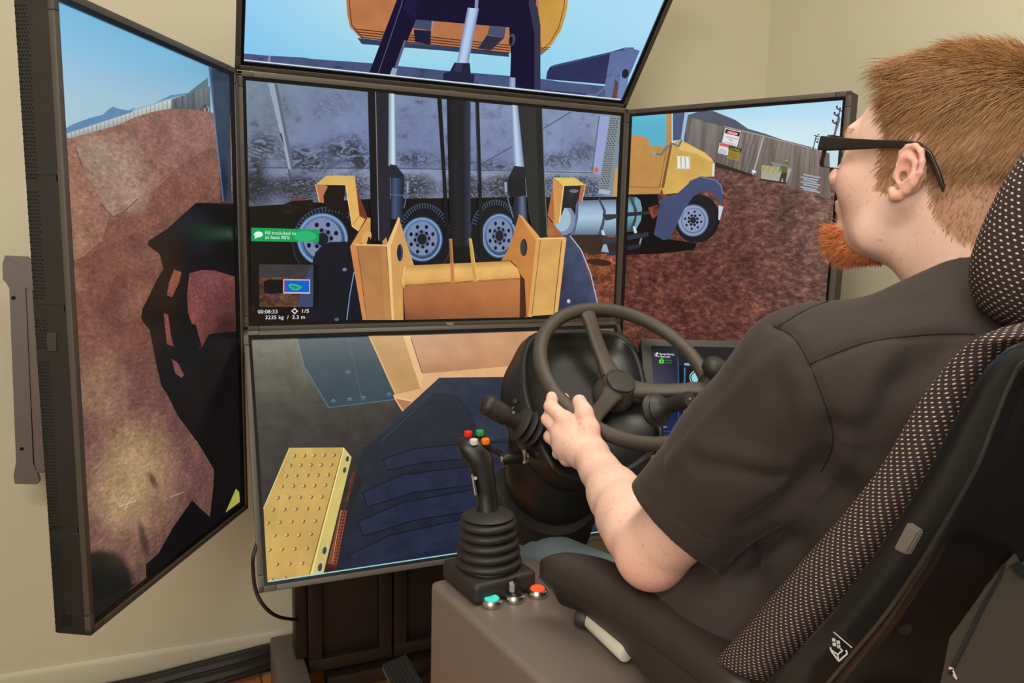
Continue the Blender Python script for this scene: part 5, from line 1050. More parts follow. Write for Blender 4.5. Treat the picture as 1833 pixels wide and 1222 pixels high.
# ---- hair strands
def strands(name,idx,ndir,length,rad,cols,seg=4,curl=.3,parent=per,jit=.25):
    n=len(idx); P=body_V[idx]+(rng.rand(n,3)-.5)*.0028; N=body_N[idx]; d=ndir; Vv=[];Cc=[]
    side_=np.cross(d,N+.01); side_/=np.linalg.norm(side_,axis=1)[:,None]+1e-9
    dd=d+rng.randn(n,3)*jit; dd/=np.linalg.norm(dd,axis=1)[:,None]; up=np.cross(side_,dd)
    pos=P-N*.001; lay=[]
    g=np.array([0,0,-1.])
    for k in range(seg+1):
        t=k/seg; r=(rad*(1-t)**.6+1e-5); r=r if np.ndim(r) else np.full(n,r); r=r[:,None] if r.ndim==1 else r
        for a in (0,2.094,4.188): lay.append(pos+side_*r*math.cos(a)+up*r*math.sin(a))
        pos=pos+dd*(length/seg)[:,None]; dd=dd-N*curl/seg+g*.10/seg; dd/=np.linalg.norm(dd,axis=1)[:,None]
    A=np.stack(lay,1) # n, (seg+1)*3,3
    m=(seg+1)*3; base=(np.arange(n)*m)[:,None,None]; q=[]
    for k in range(seg):
        for j in range(3): q.append([k*3+j,k*3+(j+1)%3,(k+1)*3+(j+1)%3,(k+1)*3+j])
    F_=(base+np.array(q)[None]).reshape(-1,4); Vs=A.reshape(-1,3)
    o=np_mesh(name,Vs-np.array(parent.location),F_,parent,M_hair); CC=np.repeat(cols,m,axis=0); setcol(o.data,CC); return o
def hair_mat():
    m,t,b=nt('hair'); N=t.nodes; L=t.links; a=N.new('ShaderNodeAttribute'); a.attribute_name='Col'; L.new(a.outputs['Color'],b.inputs['Base Color']); b.inputs['Roughness'].default_value=.5; b.inputs['Specular IOR Level'].default_value=.4; return m
M_hair=hair_mat()
cand=np.where(scalp>.45)[0]; ns=30000; idx=rng.choice(cand,ns); L_=Lh[idx]
whorl=np.array([.01,-.085,.085]); fl=L_-whorl; Nl=body_N[idx]@HRn; fl-=Nl*np.sum(fl*Nl,1)[:,None]; fl/=np.linalg.norm(fl,axis=1)[:,None]+1e-6
sw_=np.cross(Nl,fl); fl=fl+.25*sw_; top=sstep(.03,.10,L_[:,2]); back=sstep(.0,-.05,L_[:,1])
frt=sstep(.02,.05,L_[:,1]); fl[:,2]-=.55*(1-top)*(1-.9*frt); fl[:,1]+=.5*frt*(1-top); fl[:,1]+=.15*(1-back); fl/=np.linalg.norm(fl,axis=1)[:,None]
front=sstep(.015,.06,L_[:,1]); lift=.42*top+.14; dl_=fl+Nl*lift[:,None]; dl_[:,2]+=.25*front*top; dl_[:,1]+=.9*front; dl_/=np.linalg.norm(dl_,axis=1)[:,None]
ln=(.012+.017*top+.012*front*top+.016*front*sstep(.088,.108,L_[:,2])-.003*front*(1-top))*(.75+.5*rng.rand(ns)); ln[(L_[:,2]<.0)]*=.6
c0=np.array(s2l((170,124,80))); c1=np.array(s2l((212,172,122))); c2=np.array(s2l((104,70,46))); r1=rng.rand(ns,1); pat=(.5+.5*np.sin(L_[:,[1]]*140+L_[:,[2]]*90+3*np.sin(L_[:,[0]]*80)))
cols=c0*(1-r1)+c1*r1; r2=rng.rand(ns,1)**2; cols=cols*(1-.55*r2*pat)+c2*.55*r2*pat
_s=strands('hair',idx,(dl_@HRn.T),ln,np.full(ns,.00048),cols,4,.75,jit=.13); _s['kind']='stuff'
cand=np.where((z_<-.070)&(z_>-.122)&(y_>.034)&(np.abs(x_)<.030)&inhead)[0]; ns=4200; idx=rng.choice(cand,ns); L_=Lh[idx]; Nl=body_N[idx]@HRn
dl_=Nl*.7+np.array([0,.35,-.35])+rng.randn(ns,3)*.15; dl_/=np.linalg.norm(dl_,axis=1)[:,None]; ln=(.008+.013*sstep(.05,.085,L_[:,1]))*(.6+.6*rng.rand(ns))
r1=rng.rand(ns,1); cols=np.array(s2l((206,104,52)))*(1-r1)+np.array(s2l((244,170,112)))*r1
_s=strands('beard',idx,(dl_@HRn.T),ln,np.full(ns,.00036),cols,4,.2,jit=.25); _s['kind']='stuff'
cand=np.where((np.abs(z_-.037)<.004)&(np.abs(x_)>.012)&(np.abs(x_)<.048)&(y_>.07)&inhead)[0]; ns=260; idx=rng.choice(cand,ns); Nl=body_N[idx]@HRn; dl_=Nl*.3+np.array([0,0,.2]); dl_[:,0]+=np.sign(Lh[idx][:,0])*.9; dl_/=np.linalg.norm(dl_,axis=1)[:,None]
strands('eyebrow',idx,(dl_@HRn.T),np.full(ns,.0045),np.full(ns,.00028),np.tile(c0,(ns,1)),3,.2)['kind']='stuff'
# ---- glasses
gl=empty('glasses',h(0,.09,.015),'black rimmed rectangular glasses worn by the man','glasses'); gl.parent=None
M_gl=mat('glasses_frame',(34,28,27),.3)
for s_ in (-1,1):
    bm=bmesh.new(); T=[((.094,.020),.0080,.0022),((.080,.0205),.0076,.0022),((.055,.0225),.0062,.002),((.030,.025),.0048,.0019),((.0,.0285),.0038,.0018),((-.018,.028),.0042,.0018),((-.032,.020),.0042,.0018),((-.044,.004),.0045,.0018),((-.052,-.010),.0042,.0018)]
    xs_=[.070,.0725,.0765,.0785,.0800,.0795,.0785,.0770,.0755]
    rg=[]
    for ((yy,zz),hh_,ww),xx in zip(T,xs_):
        rg.append([Vector(h(s_*(xx+ww*math.copysign(abs(math.cos(q))**.5,math.cos(q))),yy+(0),zz+hh_*math.copysign(abs(math.sin(q))**.5,math.sin(q)))) for q in [2*math.pi*i/16 for i in range(16)]])
    loft(bm,rg); PO('temple_arm',bm,M_gl,gl,60)
def rrect(cx,cz,w,hh_,r,n=6):
    P=[]
    for sx,sz,a0 in ((1,1,0),(-1,1,90),(-1,-1,180),(1,-1,270)):
        for i in range(n+1): a=math.radians(a0+90*i/n); P.append((cx+sx*(w-r)+r*math.cos(a),cz+sz*(hh_-r)+r*math.sin(a)))
    return P
bm=bmesh.new()
for s_ in (-1,1):
    o_=rrect(s_*.036,.012,.030,.0185,.008); i_=rrect(s_*.036,.010,.0275,.0155,.007); n_=len(o_)
    yy=lambda x:.098-.9*x*x*1.6
    ring=[[bm.verts.new(h(x,yy(x)+dy,z)) for x,z in PP] for PP,dy in ((o_,0),(o_,-.004),(i_,-.004),(i_,0))]
    for A_,B_ in zip(ring,ring[1:]+ring[:1]):
        for i in range(n_): bm.faces.new((A_[i],A_[(i+1)%n_],B_[(i+1)%n_],B_[i]))
vs=box(bm,h(0,.0955,.017),(.014,.004,.005),.001,M=HR); PO('front_frame',bm,M_gl,gl,60)
mg,tg,bg=nt('lens_glass'); bg.inputs['Transmission Weight'].default_value=1; bg.inputs['Roughness'].default_value=.02; bg.inputs['IOR'].default_value=1.15; bg.inputs['Base Color'].default_value=(.93,.96,.95,1)
for s_ in (-1,1):
    bm=bmesh.new(); i_=rrect(s_*.036,.010,.0277,.0157,.007); A_=[bm.verts.new(h(x,.098-1.44*x*x-.0012,z)) for x,z in i_]; B_=[bm.verts.new(h(x,.098-1.44*x*x-.0028,z)) for x,z in i_]; bm.faces.new(A_); bm.faces.new(B_[::-1])
    for i in range(len(i_)): bm.faces.new((A_[i],B_[i],B_[(i+1)%len(i_)],A_[(i+1)%len(i_)]))
    PO('lens',bm,mg,gl)
# ---- shirt
g=Field((-.25,-1.72,-.68),(.42,-.97,-.03),.0035)
def tor(c,rx,ry,rz,k=.03,tilt=0): g.ell(c,(rx,ry,rz),k,'+',np.array(Matrix.Rotation(math.radians(tilt),3,'X')))
ax_=[(( .06,-1.492,-.175),.170,.098,.090),((.06,-1.475,-.235),.170,.112,.10),((.06,-1.44,-.31),.168,.118,.11),((.06,-1.395,-.39),.166,.122,.11),((.06,-1.335,-.47),.176,.128,.11),((.06,-1.27,-.54),.200,.150,.10),((.06,-1.20,-.56),.205,.12,.085),((.06,-1.10,-.60),.19,.10,.085)]
for c,rx,ry,rz in ax_: tor(c,rx,ry,rz,.03,30)
# shoulder slope
g.cone((.02,-1.485,-.100),(-.10,-1.455,-.165),.052,.060,.04); g.cone((.10,-1.49,-.100),(.22,-1.475,-.165),.052,.060,.04)
g.cone((.06,-1.51,-.12),(.06,-1.53,-.19),.075,.08,.03)
aD=(EL-SL).normalized(); HEM=SL.lerp(EL,.80)
for S_,E_ in ((SL,EL),(SR,ER)):
    d_=(E_-S_); g.cone(S_+Vector((0,.004,.008)),S_+d_*.35+Vector((0,.002,0)),.070,.069,.035); g.cone(S_+d_*.3+Vector((0,.002,0)),S_+d_*.86,.069,.064,.02)
    g.cone(S_+d_*.30+Vector((0,.02,-.02)),S_+d_*.8+Vector((0,.015,-.005)),.062,.060,.02)
# cut the sleeve ends flat and hollow them
for S_,E_,sg in ((SL,EL,-1),(SR,ER,1)):
    d_=(E_-S_); n_=d_.normalized(); vw=(S_.lerp(E_,.8)-CP).normalized(); n_=(n_-vw*(n_.dot(vw))*(.80 if sg<0 else 0)).normalized(); p_=S_+d_*.80
    lo=np.minimum(np.array(p_),np.array(E_))-.10; hi=np.maximum(np.array(p_),np.array(E_))+.10
    q=g.sub(lo,hi,0); sl,xx,yy_,zz=q
    dcut=-((xx-p_.x)*n_.x+(yy_-p_.y)*n_.y+(zz-p_.z)*n_.z); 
    # only near the arm axis
    t_=((xx-S_.x)*d_.x+(yy_-S_.y)*d_.y+(zz-S_.z)*d_.z)/d_.dot(d_); rad_=np.sqrt((xx-S_.x-t_*d_.x)**2+(yy_-S_.y-t_*d_.y)**2+(zz-S_.z-t_*d_.z)**2)-.098
    cut=np.maximum(dcut,rad_).astype(np.float32); g.comb(sl,cut,.002,'-')
    g.cone(S_+d_*.62,S_+d_*.95,.052,.0585,.002,'-')
for c,rx,ry,rz in ax_: tor(c,rx,ry,rz,.012,30)
# hem over the lap
g.ell((-.035,-1.235,-.490),(.112,.13,.085),.03)
g.cone((-.06,-1.30,-.49),(-.075,-1.12,-.545),.085,.070,.04); g.cone((.18,-1.30,-.49),(.19,-1.12,-.56),.085,.075,.04)
# neck opening
g.cone((.06,-1.44,-.085),(.06,-1.40,.02),.062,.07,.006,'-')
g.cone((.06,-1.475,-.115),(.06,-1.465,-.04),.058,.068,.006,'-')
Vs,Fs_=g.mesh(); del g
Vs=relax(Vs,Fs_,4,.5)
Ns=vnormals(Vs,Fs_)
def ondist(poly3,V):
    d=np.full(len(V),9.); 
    for a_,b_ in zip(poly3,poly3[1:]):
        a_=np.array(a_); b_=np.array(b_); ab=b_-a_; t=np.clip(((V-a_)@ab)/(ab@ab),0,1); d=np.minimum(d,np.linalg.norm(V-a_-t[:,None]*ab,axis=1))
    return d
bvh=BVHTree.FromPolygons([tuple(v) for v in Vs],[tuple(q) for q in Fs_])
def hit(px,py,bv=None):
    d=ray(px,py); r=(bv or bvh).ray_cast(CP,d.normalized()); return r[0]
def surfline(pts,step=8):
    out=[]; P=[Vector((x,y,0)) for x,y in pts]; P,_=smooth_path(P,1,6)
    for q in P:
        r=hit(q.x,q.y)
        if r is not None and (not out or (r-out[-1]).length<.08): out.append(r)
    return out
SEAM=dict(yoke=[(1448,652),(1500,630),(1560,610),(1640,600),(1700,597),(1745,598)],armhole=[(1385,583),(1420,603),(1448,650),(1470,705),(1488,760),(1490,800),(1470,845)],shoulder=[(1392,585),(1440,556),(1500,532)],hem=[(1163,882),(1195,912),(1230,940),(1268,964)])
lines={k:surfline(v) for k,v in SEAM.items()}
disp=np.zeros(len(Vs))
for k,a_,w_ in (('yoke',-.0022,.0035),('armhole',-.0030,.004),('shoulder',-.0015,.003),('hem',-.0010,.0022)):
    if len(lines[k])>1: disp+=a_*np.exp(-(ondist(lines[k],Vs)/w_)**2)
FOLD=[([(1492,770),(1470,830),(1420,890),(1350,940)],-.010,.016),([(1520,800),(1480,860),(1420,930)],.007,.013),([(1640,640),(1590,720),(1530,800)],-.009,.016),([(1600,640),(1560,720),(1500,800)],.005,.016),([(1450,900),(1400,960),(1330,1010)],-.004,.012),([(1480,880),(1430,945),(1370,1000)],.003,.012),([(1250,830),(1320,842),(1390,862)],-.0035,.010),([(1260,800),(1330,815),(1400,835)],.003,.012),([(1420,640),(1440,720),(1450,800)],.004,.016),([(1400,700),(1415,770),(1400,850)],-.004,.012),([(1440,598),(1330,690),(1200,830)],.0035,.010),([(1520,860),(1470,930),(1400,1010),(1340,1060)],-.004,.011),([(1560,560),(1600,545),(1660,540)],-.002,.012),([(1700,620),(1660,660),(1600,690)],-.005,.012)]
for pts,a_,w_ in FOLD:
    l_=surfline(pts)
    if len(l_)>1: disp+=a_*np.exp(-(ondist(l_,Vs)/w_)**2)
Vs=Vs+Ns*disp[:,None]
Vs=relax(Vs,Fs_,1,.4)
def cloth_mat(name,c,c2,wv=900,rough=.85):
    m,t,b=nt(name); N=t.nodes; L=t.links; tc=N.new('ShaderNodeTexCoord'); n=N.new('ShaderNodeTexNoise'); n.inputs['Scale'].default_value=wv; n.inputs['Detail'].default_value=2; L.new(tc.outputs['Object'],n.inputs['Vector'])
    x=N.new('ShaderNodeMix'); x.data_type='RGBA'; L.new(n.outputs['Fac'],x.inputs[0]); x.inputs[6].default_value=(*s2l(c),1); x.inputs[7].default_value=(*s2l(c2),1); L.new(x.outputs[2],b.inputs['Base Color']); b.inputs['Roughness'].default_value=rough; b.inputs['Specular IOR Level'].default_value=.25; b.inputs['Sheen Weight'].default_value=.06; b.inputs['Sheen Roughness'].default_value=.4
    n2=N.new('ShaderNodeTexNoise'); n2.inputs['Scale'].default_value=22; n2.inputs['Detail'].default_value=4; L.new(tc.outputs['Object'],n2.inputs['Vector']); b1=N.new('ShaderNodeBump'); b1.inputs['Strength'].default_value=.35; b1.inputs['Distance'].default_value=.006; L.new(n2.outputs['Fac'],b1.inputs['Height'])
    b2=N.new('ShaderNodeBump'); b2.inputs['Strength'].default_value=.3; b2.inputs['Distance'].default_value=.0005; L.new(n.outputs['Fac'],b2.inputs['Height']); L.new(b1.outputs[0],b2.inputs['Normal']); L.new(b2.outputs[0],b.inputs['Normal']); return m
M_shirt=cloth_mat('shirt_twill',(54,47,44),(68,59,55)); M_seam=mat('shirt_seam',(20,17,17),.9)
sh=PN('shirt',Vs,Fs_,M_shirt)
bvh=BVHTree.FromPolygons([tuple(v) for v in Vs],[tuple(q) for q in Fs_])
def subchild(name,bm,m,par,ang=60):
    """part of a part: keeps world placement under a parented mesh whose own transform is identity"""
    o=bm_obj(name,bm,None,m,ang=ang); r=par.parent; o.data.transform(Matrix.Translation(-r.location)); o.parent=par; return o
for k,pts in SEAM.items():
    if k=='hem': continue
    l_=surfline(pts)
    if len(l_)>2: bm=bmesh.new(); tube(bm,[q+Vector((0,0,-.0002)) for q in l_],.0008,6); subchild('seam',bm,M_seam,sh)
l_=surfline(SEAM['hem'])
for i in range(0,len(l_)-1):
    pass
bm=bmesh.new()
acc=[l_[0]] if l_ else []
for a_,b_ in zip(l_,l_[1:]):
    n_=max(1,int((b_-a_).length/.0035))
    for j in range(n_):
        p0=a_.lerp(b_,j/n_); p1=a_.lerp(b_,(j+.55)/n_); tube(bm,[p0,p1],.0004,4)
if l_: o=subchild('hem_stitching',bm,mat('stitch_thread',(24,21,21),.8),sh)
# collar
bm=bmesh.new(); rg=[]
for i in range(40):
    a=2*math.pi*i/40; c=Vector((.06,-1.462,-.088)); e1=Vector((math.cos(a),math.sin(a),0)); r_=.0655; hh_=.024+.006*(-math.sin(a)); base_=c+Vector((e1.x*r_,e1.y*(r_+.006),-.018-.040*max(0,math.sin(a))**1.5+.004*(-math.sin(a))))
    up=Vector((-e1.x*.10,-e1.y*.10+.12,1)).normalized(); rg.append([base_,base_+up*hh_*.6+e1*.001,base_+up*hh_,base_+up*(hh_+.0015)+e1*.002,base_+up*hh_+e1*.0045,base_+up*hh_*.4+e1*.008,base_+e1*.011-up*.012])
R_=[[bm.verts.new(p) for p in r] for r in rg]
for i in range(40):
    A_,B_=R_[i],R_[(i+1)%40]
    for j in range(len(A_)-1): bm.faces.new((A_[j],A_[j+1],B_[j+1],B_[j]))
    bm.faces.new((A_[-1],A_[0],B_[0],B_[-1]))
subchild('collar',bm,M_shirt,sh)
# ---- jeans and shoes
j=Field((-.20,-1.42,-1.30),(.34,-.20,-.46),.0058)
for s_,kx in ((-1,-.085),(1,.215)):
    hx=.06+s_*.085; K_=Vector((kx,-.735,-.650)); A_=Vector((.06+s_*.11,-.52,-1.16)); 
    j.cone((hx,-1.20,-.605),K_,.080,.064,.03); j.cone(K_,A_,.062,.048,.02); j.cone((hx,-1.25,-.57),(.06,-1.27,-.56),.095,.10,.03)
Vj,Fj=j.mesh(); Vj=relax(Vj,Fj,3,.5); del j
M_jean=cloth_mat('denim',(84,102,114),(138,154,162),500,.9); PN('jeans',Vj,Fj,M_jean)
for s_ in (-1,1):
    sf=Field((.06+s_*.11-.07,-.62,-1.30),(.06+s_*.11+.07,-.26,-1.10),.005); c=.06+s_*.11
    sf.cone((c,-.535,-1.24),(c,-.36,-1.262),.042,.036,.02); sf.cone((c,-.52,-1.17),(c,-.50,-1.24),.045,.045,.02); sf.halfcut((c,-.4,-1.285),(0,0,-1),(c-.1,-.7,-1.35),(c+.1,-.2,-1.25)); 
    Vf,Ff=sf.mesh(); Vf=relax(Vf,Ff,2); PN('shoe',Vf,Ff,M_blk2)
# ------------------------------------------------------------------ operator seat
def seat_fabric():
    m,t,b=nt('dotted_seat_fabric'); N=t.nodes; L=t.links; uv=N.new('ShaderNodeUVMap'); uv.uv_map='UVMap'
    mp=N.new('ShaderNodeMapping'); mp.inputs['Scale'].default_value=(1/.0058,1/.0042,1); mp.inputs['Rotation'].default_value=(0,0,.06); L.new(uv.outputs[0],mp.inputs[0])
    sp=N.new('ShaderNodeSeparateXYZ'); L.new(mp.outputs[0],sp.inputs[0])
    def mth(op,a,b_=None,c=None):
        n=N.new('ShaderNodeMath'); n.operation=op
        for i,v in enumerate((a,b_,c)):
            if v is None: continue
            if isinstance(v,(int,float)): n.inputs[i].default_value=v
            else: L.new(v,n.inputs[i])
        return n.outputs[0]
    row=mth('FLOOR',sp.outputs[1]); off=mth('MULTIPLY',mth('MODULO',row,2.0),.5); fx=mth('SUBTRACT',mth('FRACT',mth('ADD',sp.outputs[0],off)),.5); fy=mth('SUBTRACT',mth('FRACT',sp.outputs[1]),.5)
    d=mth('SQRT',mth('ADD',mth('POWER',mth('MULTIPLY',fx,1.0),2.0),mth('POWER',mth('MULTIPLY',fy,1.15),2.0)))
    nz=N.new('ShaderNodeTexNoise'); nz.inputs['Scale'].default_value=1.3; L.new(mp.outputs[0],nz.inputs['Vector']); thr=mth('ADD',mth('MULTIPLY',nz.outputs['Fac'],.16),.15)
    mask=mth('SUBTRACT',1.0,mth('SMOOTH_MIN',mth('DIVIDE',d,thr),1.0,.15)); mk=N.new('ShaderNodeClamp'); L.new(mth('MULTIPLY',mask,4.0),mk.inputs[0])
    tc=N.new('ShaderNodeTexCoord'); n=N.new('ShaderNodeTexNoise'); n.inputs['Scale'].default_value=700; L.new(tc.outputs['Object'],n.inputs['Vector'])
    x0=N.new('ShaderNodeMix'); x0.data_type='RGBA'; L.new(n.outputs['Fac'],x0.inputs[0]); x0.inputs[6].default_value=(*s2l((38,29,31)),1); x0.inputs[7].default_value=(*s2l((82,66,66)),1)
    x=N.new('ShaderNodeMix'); x.data_type='RGBA'; L.new(mk.outputs[0],x.inputs[0]); L.new(x0.outputs[2],x.inputs[6]); x.inputs[7].default_value=(*s2l((212,200,178)),1); L.new(x.outputs[2],b.inputs['Base Color'])
    b.inputs['Roughness'].default_value=.9; b.inputs['Specular IOR Level'].default_value=.15
    bp=N.new('ShaderNodeBump'); bp.inputs['Strength'].default_value=.5; bp.inputs['Distance'].default_value=.0008; L.new(mth('ADD',n.outputs['Fac'],mk.outputs[0]),bp.inputs['Height']); L.new(bp.outputs[0],b.inputs['Normal']); return m
M_fab=seat_fabric(); M_shell=mat('seat_shell_plastic',(22,24,26),.22,spec=.6,noise=.2,nscale=12,bump=.06,bscale=400,bdist=.0003); M_arm=mat('armrest_skin',(52,45,41),.48,noise=.12,nscale=30,bump=.45,bscale=1000,bdist=.0005)
seat=empty('operator_seat',(.06,-1.30,FZ),'high backed operator seat with dotted dark fabric, black shell and padded armrest','seat')
def uvloft(name,rings,m,parent,close_caps=True,ang=80):
    """closed rings lofted, UVs in metres by arc length"""
    nR=len(rings); n=len(rings[0]); V=[p for r in rings for p in r]; Fc=[]; U=[]
    vl=[0]
    for i in range(1,nR): vl.append(vl[-1]+sum((a-b).length for a,b in zip(rings[i],rings[i-1]))/n)
    ul=[]
    for r in rings:
        u=[0]
        for j in range(n): u.append(u[-1]+(r[(j+1)%n]-r[j]).length)
        c=u[n//2]; ul.append([q-c for q in u])
    for i in range(nR-1):
        for j in range(n): Fc.append((i*n+j,i*n+(j+1)%n,(i+1)*n+(j+1)%n,(i+1)*n+j)); U+=[(ul[i][j],vl[i]),(ul[i][j+1],vl[i]),(ul[i+1][j+1],vl[i+1]),(ul[i+1][j],vl[i+1])]
    for ring,base in ((rings[0],0),(rings[-1],(nR-1)*n)):
        Fc.append(tuple(range(base,base+n)) if base else tuple(range(n-1,-1,-1))); fr=Fc[-1]; U+=[(V[q].x,V[q].y) for q in fr]
    me=bpy.data.meshes.new(name); o0=parent.location; me.from_pydata([tuple(p-o0) for p in V],[],Fc); uv=me.uv_layers.new(name='UVMap'); uv.data.foreach_set('uv',[x for q in U for x in q]); me.update()
    bm=bmesh.new(); bm.from_mesh(me); bmesh.ops.recalc_face_normals(bm,faces=bm.faces); bm.to_mesh(me); bm.free(); autosmooth(me,ang); return link(name,me,parent,m)
def yz(px,py,x): q=X(px,py,x); return Vector((0,q.y,q.z))
# cushion: front and rear edges of its left side from top to bottom
fr_=[(1738,603),(1700,632),(1672,665),(1640,705),(1600,768),(1560,832),(1500,905),(1440,968),(1375,1040),(1315,1110),(1270,1160)]
bk_=[(1836,600),(1800,622),(1768,655),(1735,700),(1700,768),(1668,832),(1618,915),(1562,1000),(1490,1095),(1418,1178),(1360,1235)]
xl=-.168; xr=.288; rings=[]
def backring(a,b,xl,xr,rr=.04,n=56,th=None):
    A=yz(*a,xl+.012); B=yz(*b,xl+.0); d=B-A; L=d.length if th is None else th; d.normalize(); c=(A+B)/2; w=(xr-xl)/2; P=[]; xc=(xl+xr)/2
    for i in range(n):
        q=2*math.pi*i/n+.0001; ex=2/5.; cs,sn=math.cos(q),math.sin(q)
        X_=w*math.copysign(abs(cs)**.32,cs); Y_=(L/2)*math.copysign(abs(sn)**.62,sn)
        # hollow in the middle of the front
        k=(1-(X_/w)**2); Y2=Y_-(-.020*k if sn<0 else 0) if False else Y_
        if sn<0: Y2=Y_+.022*k*min(1,abs(sn)*1.5)
        P.append(Vector((xc+X_,0,0))+c+d*Y2)
    return P
for i,(a,b) in enumerate(zip(fr_,bk_)):
    R=backring(a,b,xl,xr)
    if i==0:
        c=sum(R,Vector())/len(R); rings.append([c+(q-c)*.55+Vector((0,0,.012)) for q in R]); rings.append([c+(q-c)*.85+Vector((0,0,.008)) for q in R])
    rings.append(R)
den=[]
for i in range(len(rings)-1):
    g_=lambda j:rings[max(0,min(len(rings)-1,j))]
    for k in range(3):
        t=k/3; den.append([.5*((2*q1)+(q2-q0)*t+(2*q0-5*q1+4*q2-q3)*t*t+(3*q1-q0-3*q2+q3)*t**3) for q0,q1,q2,q3 in zip(g_(i-1),g_(i),g_(i+1),g_(i+2))])
den.append(rings[-1]); uvloft('backrest_cushion',den,M_fab,seat)
# headrest: superellipsoid pad
hc=Vector((.065,-1.568,-.030)); rings=[]; hw_,hd_,hh_=.155,.050,.092; Mr=Matrix.Rotation(math.radians(20),3,'X')
for i in range(1,24):
    th_=-math.pi/2+math.pi*i/24; ct,st_=math.cos(th_),math.sin(th_); kz=math.copysign(abs(st_)**.75,st_); kr=abs(ct)**.55
    rings.append([hc+Mr@Vector((hw_*kr*math.copysign(abs(math.cos(q))**.8,math.cos(q)),hd_*kr*math.copysign(abs(math.sin(q))**.8,math.sin(q)),hh_*kz)) for q in [2*math.pi*j/56 for j in range(56)]])
uvloft('headrest',rings,M_fab,seat)
# shell: rim band seen from the side, then the back
rb=[(1900,640),(1865,640),(1830,652),(1808,690),(1780,760),(1752,832),(1706,915),(1655,1000),(1590,1095),(1520,1180),(1470,1240)]
fb=[(1836,606),(1805,620),(1772,650),(1740,695),(1705,762),(1673,827),(1622,910),(1566,995),(1494,1090),(1422,1173),(1364,1230)]
rings=[]
for a,b in zip(fb,rb):
    A=yz(*a,xl-.008); B=yz(*b,xl-.022); d=B-A; w=(xr-xl)/2+.018; xc=(xl+xr)/2; dep=d.length; dn=Vector((0,-1,0)).lerp(d.normalized(),.8).normalized(); P=[]
    prof=[(-w+.012,0),(-w+.003,.004),(-w,.010),(-w-.004,dep-.004),(-w-.002,dep),(-w+.004,dep+.003),(-w+.02,dep+.003),(-w+.06,dep+.030),(-w+.14,dep+.05),(0,dep+.058)]
    full=prof+[(-x,y) for x,y in prof[-2::-1]]
    rings.append([Vector((xc+x,0,0))+A+dn*y for x,y in full])
bm=bmesh.new(); loft(bm,rings,caps=False,closed=True); bmesh.ops.holes_fill(bm,edges=[e for e in bm.edges if len(e.link_faces)==1]); PO('back_shell',bm,M_shell,seat,50)
bm=bmesh.new(); tube(bm,[X(a[0]-2,a[1],xl-.0245) for a in rb[:]],.0016,8,sub=4); PO('edge_highlight_strip',bm,mat('edge_highlight_gloss',(48,48,46),.15,spec=.8),seat)  # lighter strip added along the shell's rear edge to draw its highlight
def shp(px,py,x=xl-.022): return X(px,py,x)
# push button and pictogram plate on the rim
def rimpt(px,py):
    return None
bvs=None
def obj_bvh(o):
    m=o.matrix_world if o.parent is None else Matrix.Translation(o.parent.location); return BVHTree.FromPolygons([m@v.co for v in o.data.vertices],[tuple(p.vertices) for p in o.data.polygons])
shell=[o for o in seat.children if o.name.startswith('back_shell')]
shell=[o for o in bpy.data.objects if o.name.startswith('back_shell')][0]; bvs=obj_bvh(shell)
def plate(name,pts,m,th,root=seat,lift=.0):
    P=[hit(x,y,bvs) for x,y in pts]
    if any(q is None for q in P): print('plate miss',name); return None
    n_=(P[1]-P[0]).cross(P[2]-P[0]).normalized(); n_=n_ if n_.dot(CP-P[0])>0 else -n_
    bm=bmesh.new(); prism(bm,[q+n_*(lift+th) for q in P],-n_*(th+.004)); bmesh.ops.bevel(bm,geom=list(bm.edges),offset=min(.0012,th*.3),segments=2,affect='EDGES'); PO(name,bm,m,root); return P,n_
plate('push_button',[(1631,934),(1654,950),(1630,993),(1606,982)],mat('grey_button',(112,104,98),.4),.004)
P=[hit(x,y,bvs) for x,y in ((1500,1158),(1525,1172),(1492,1145),(1530,1190))]
if all(q is not None for q in P):
    n_=(P[1]-P[0]).cross(P[2]-P[0]).normalized(); n_=n_ if n_.dot(CP-P[0])>0 else -n_; c=P[0]+n_*.0018
    def lp(px,py): return plane(px,py,n_,c)
    bm=bmesh.new()
    def ln(pts,w):
        for a,b in zip(pts,pts[1:]): 
            A,B=lp(*a),lp(*b); s=(B-A).cross(n_).normalized()*w; prism(bm,[A-s,B-s,B+s,A+s],n_*.0006)
    ln([(1487,1158),(1488,1164),(1502,1183),(1517,1170),(1515,1163)],.0006); ln([(1489,1163),(1500,1171),(1509,1164),(1505,1161)],.0005); ln([(1500,1171),(1502,1183)],.0004)
    for q in ((1493,1145),(1501,1149),(1494,1153),(1502,1157)):
        ln([(q[0]-2.5,q[1]-2),(q[0]+2.5,q[1]+2)],.0008); ln([(q[0]-2,q[1]+2),(q[0]+2,q[1]-2)],.0006)
    ln([(1493,1131),(1526,1159)],.0003)
    PO('pictogram',bm,M_white,seat)
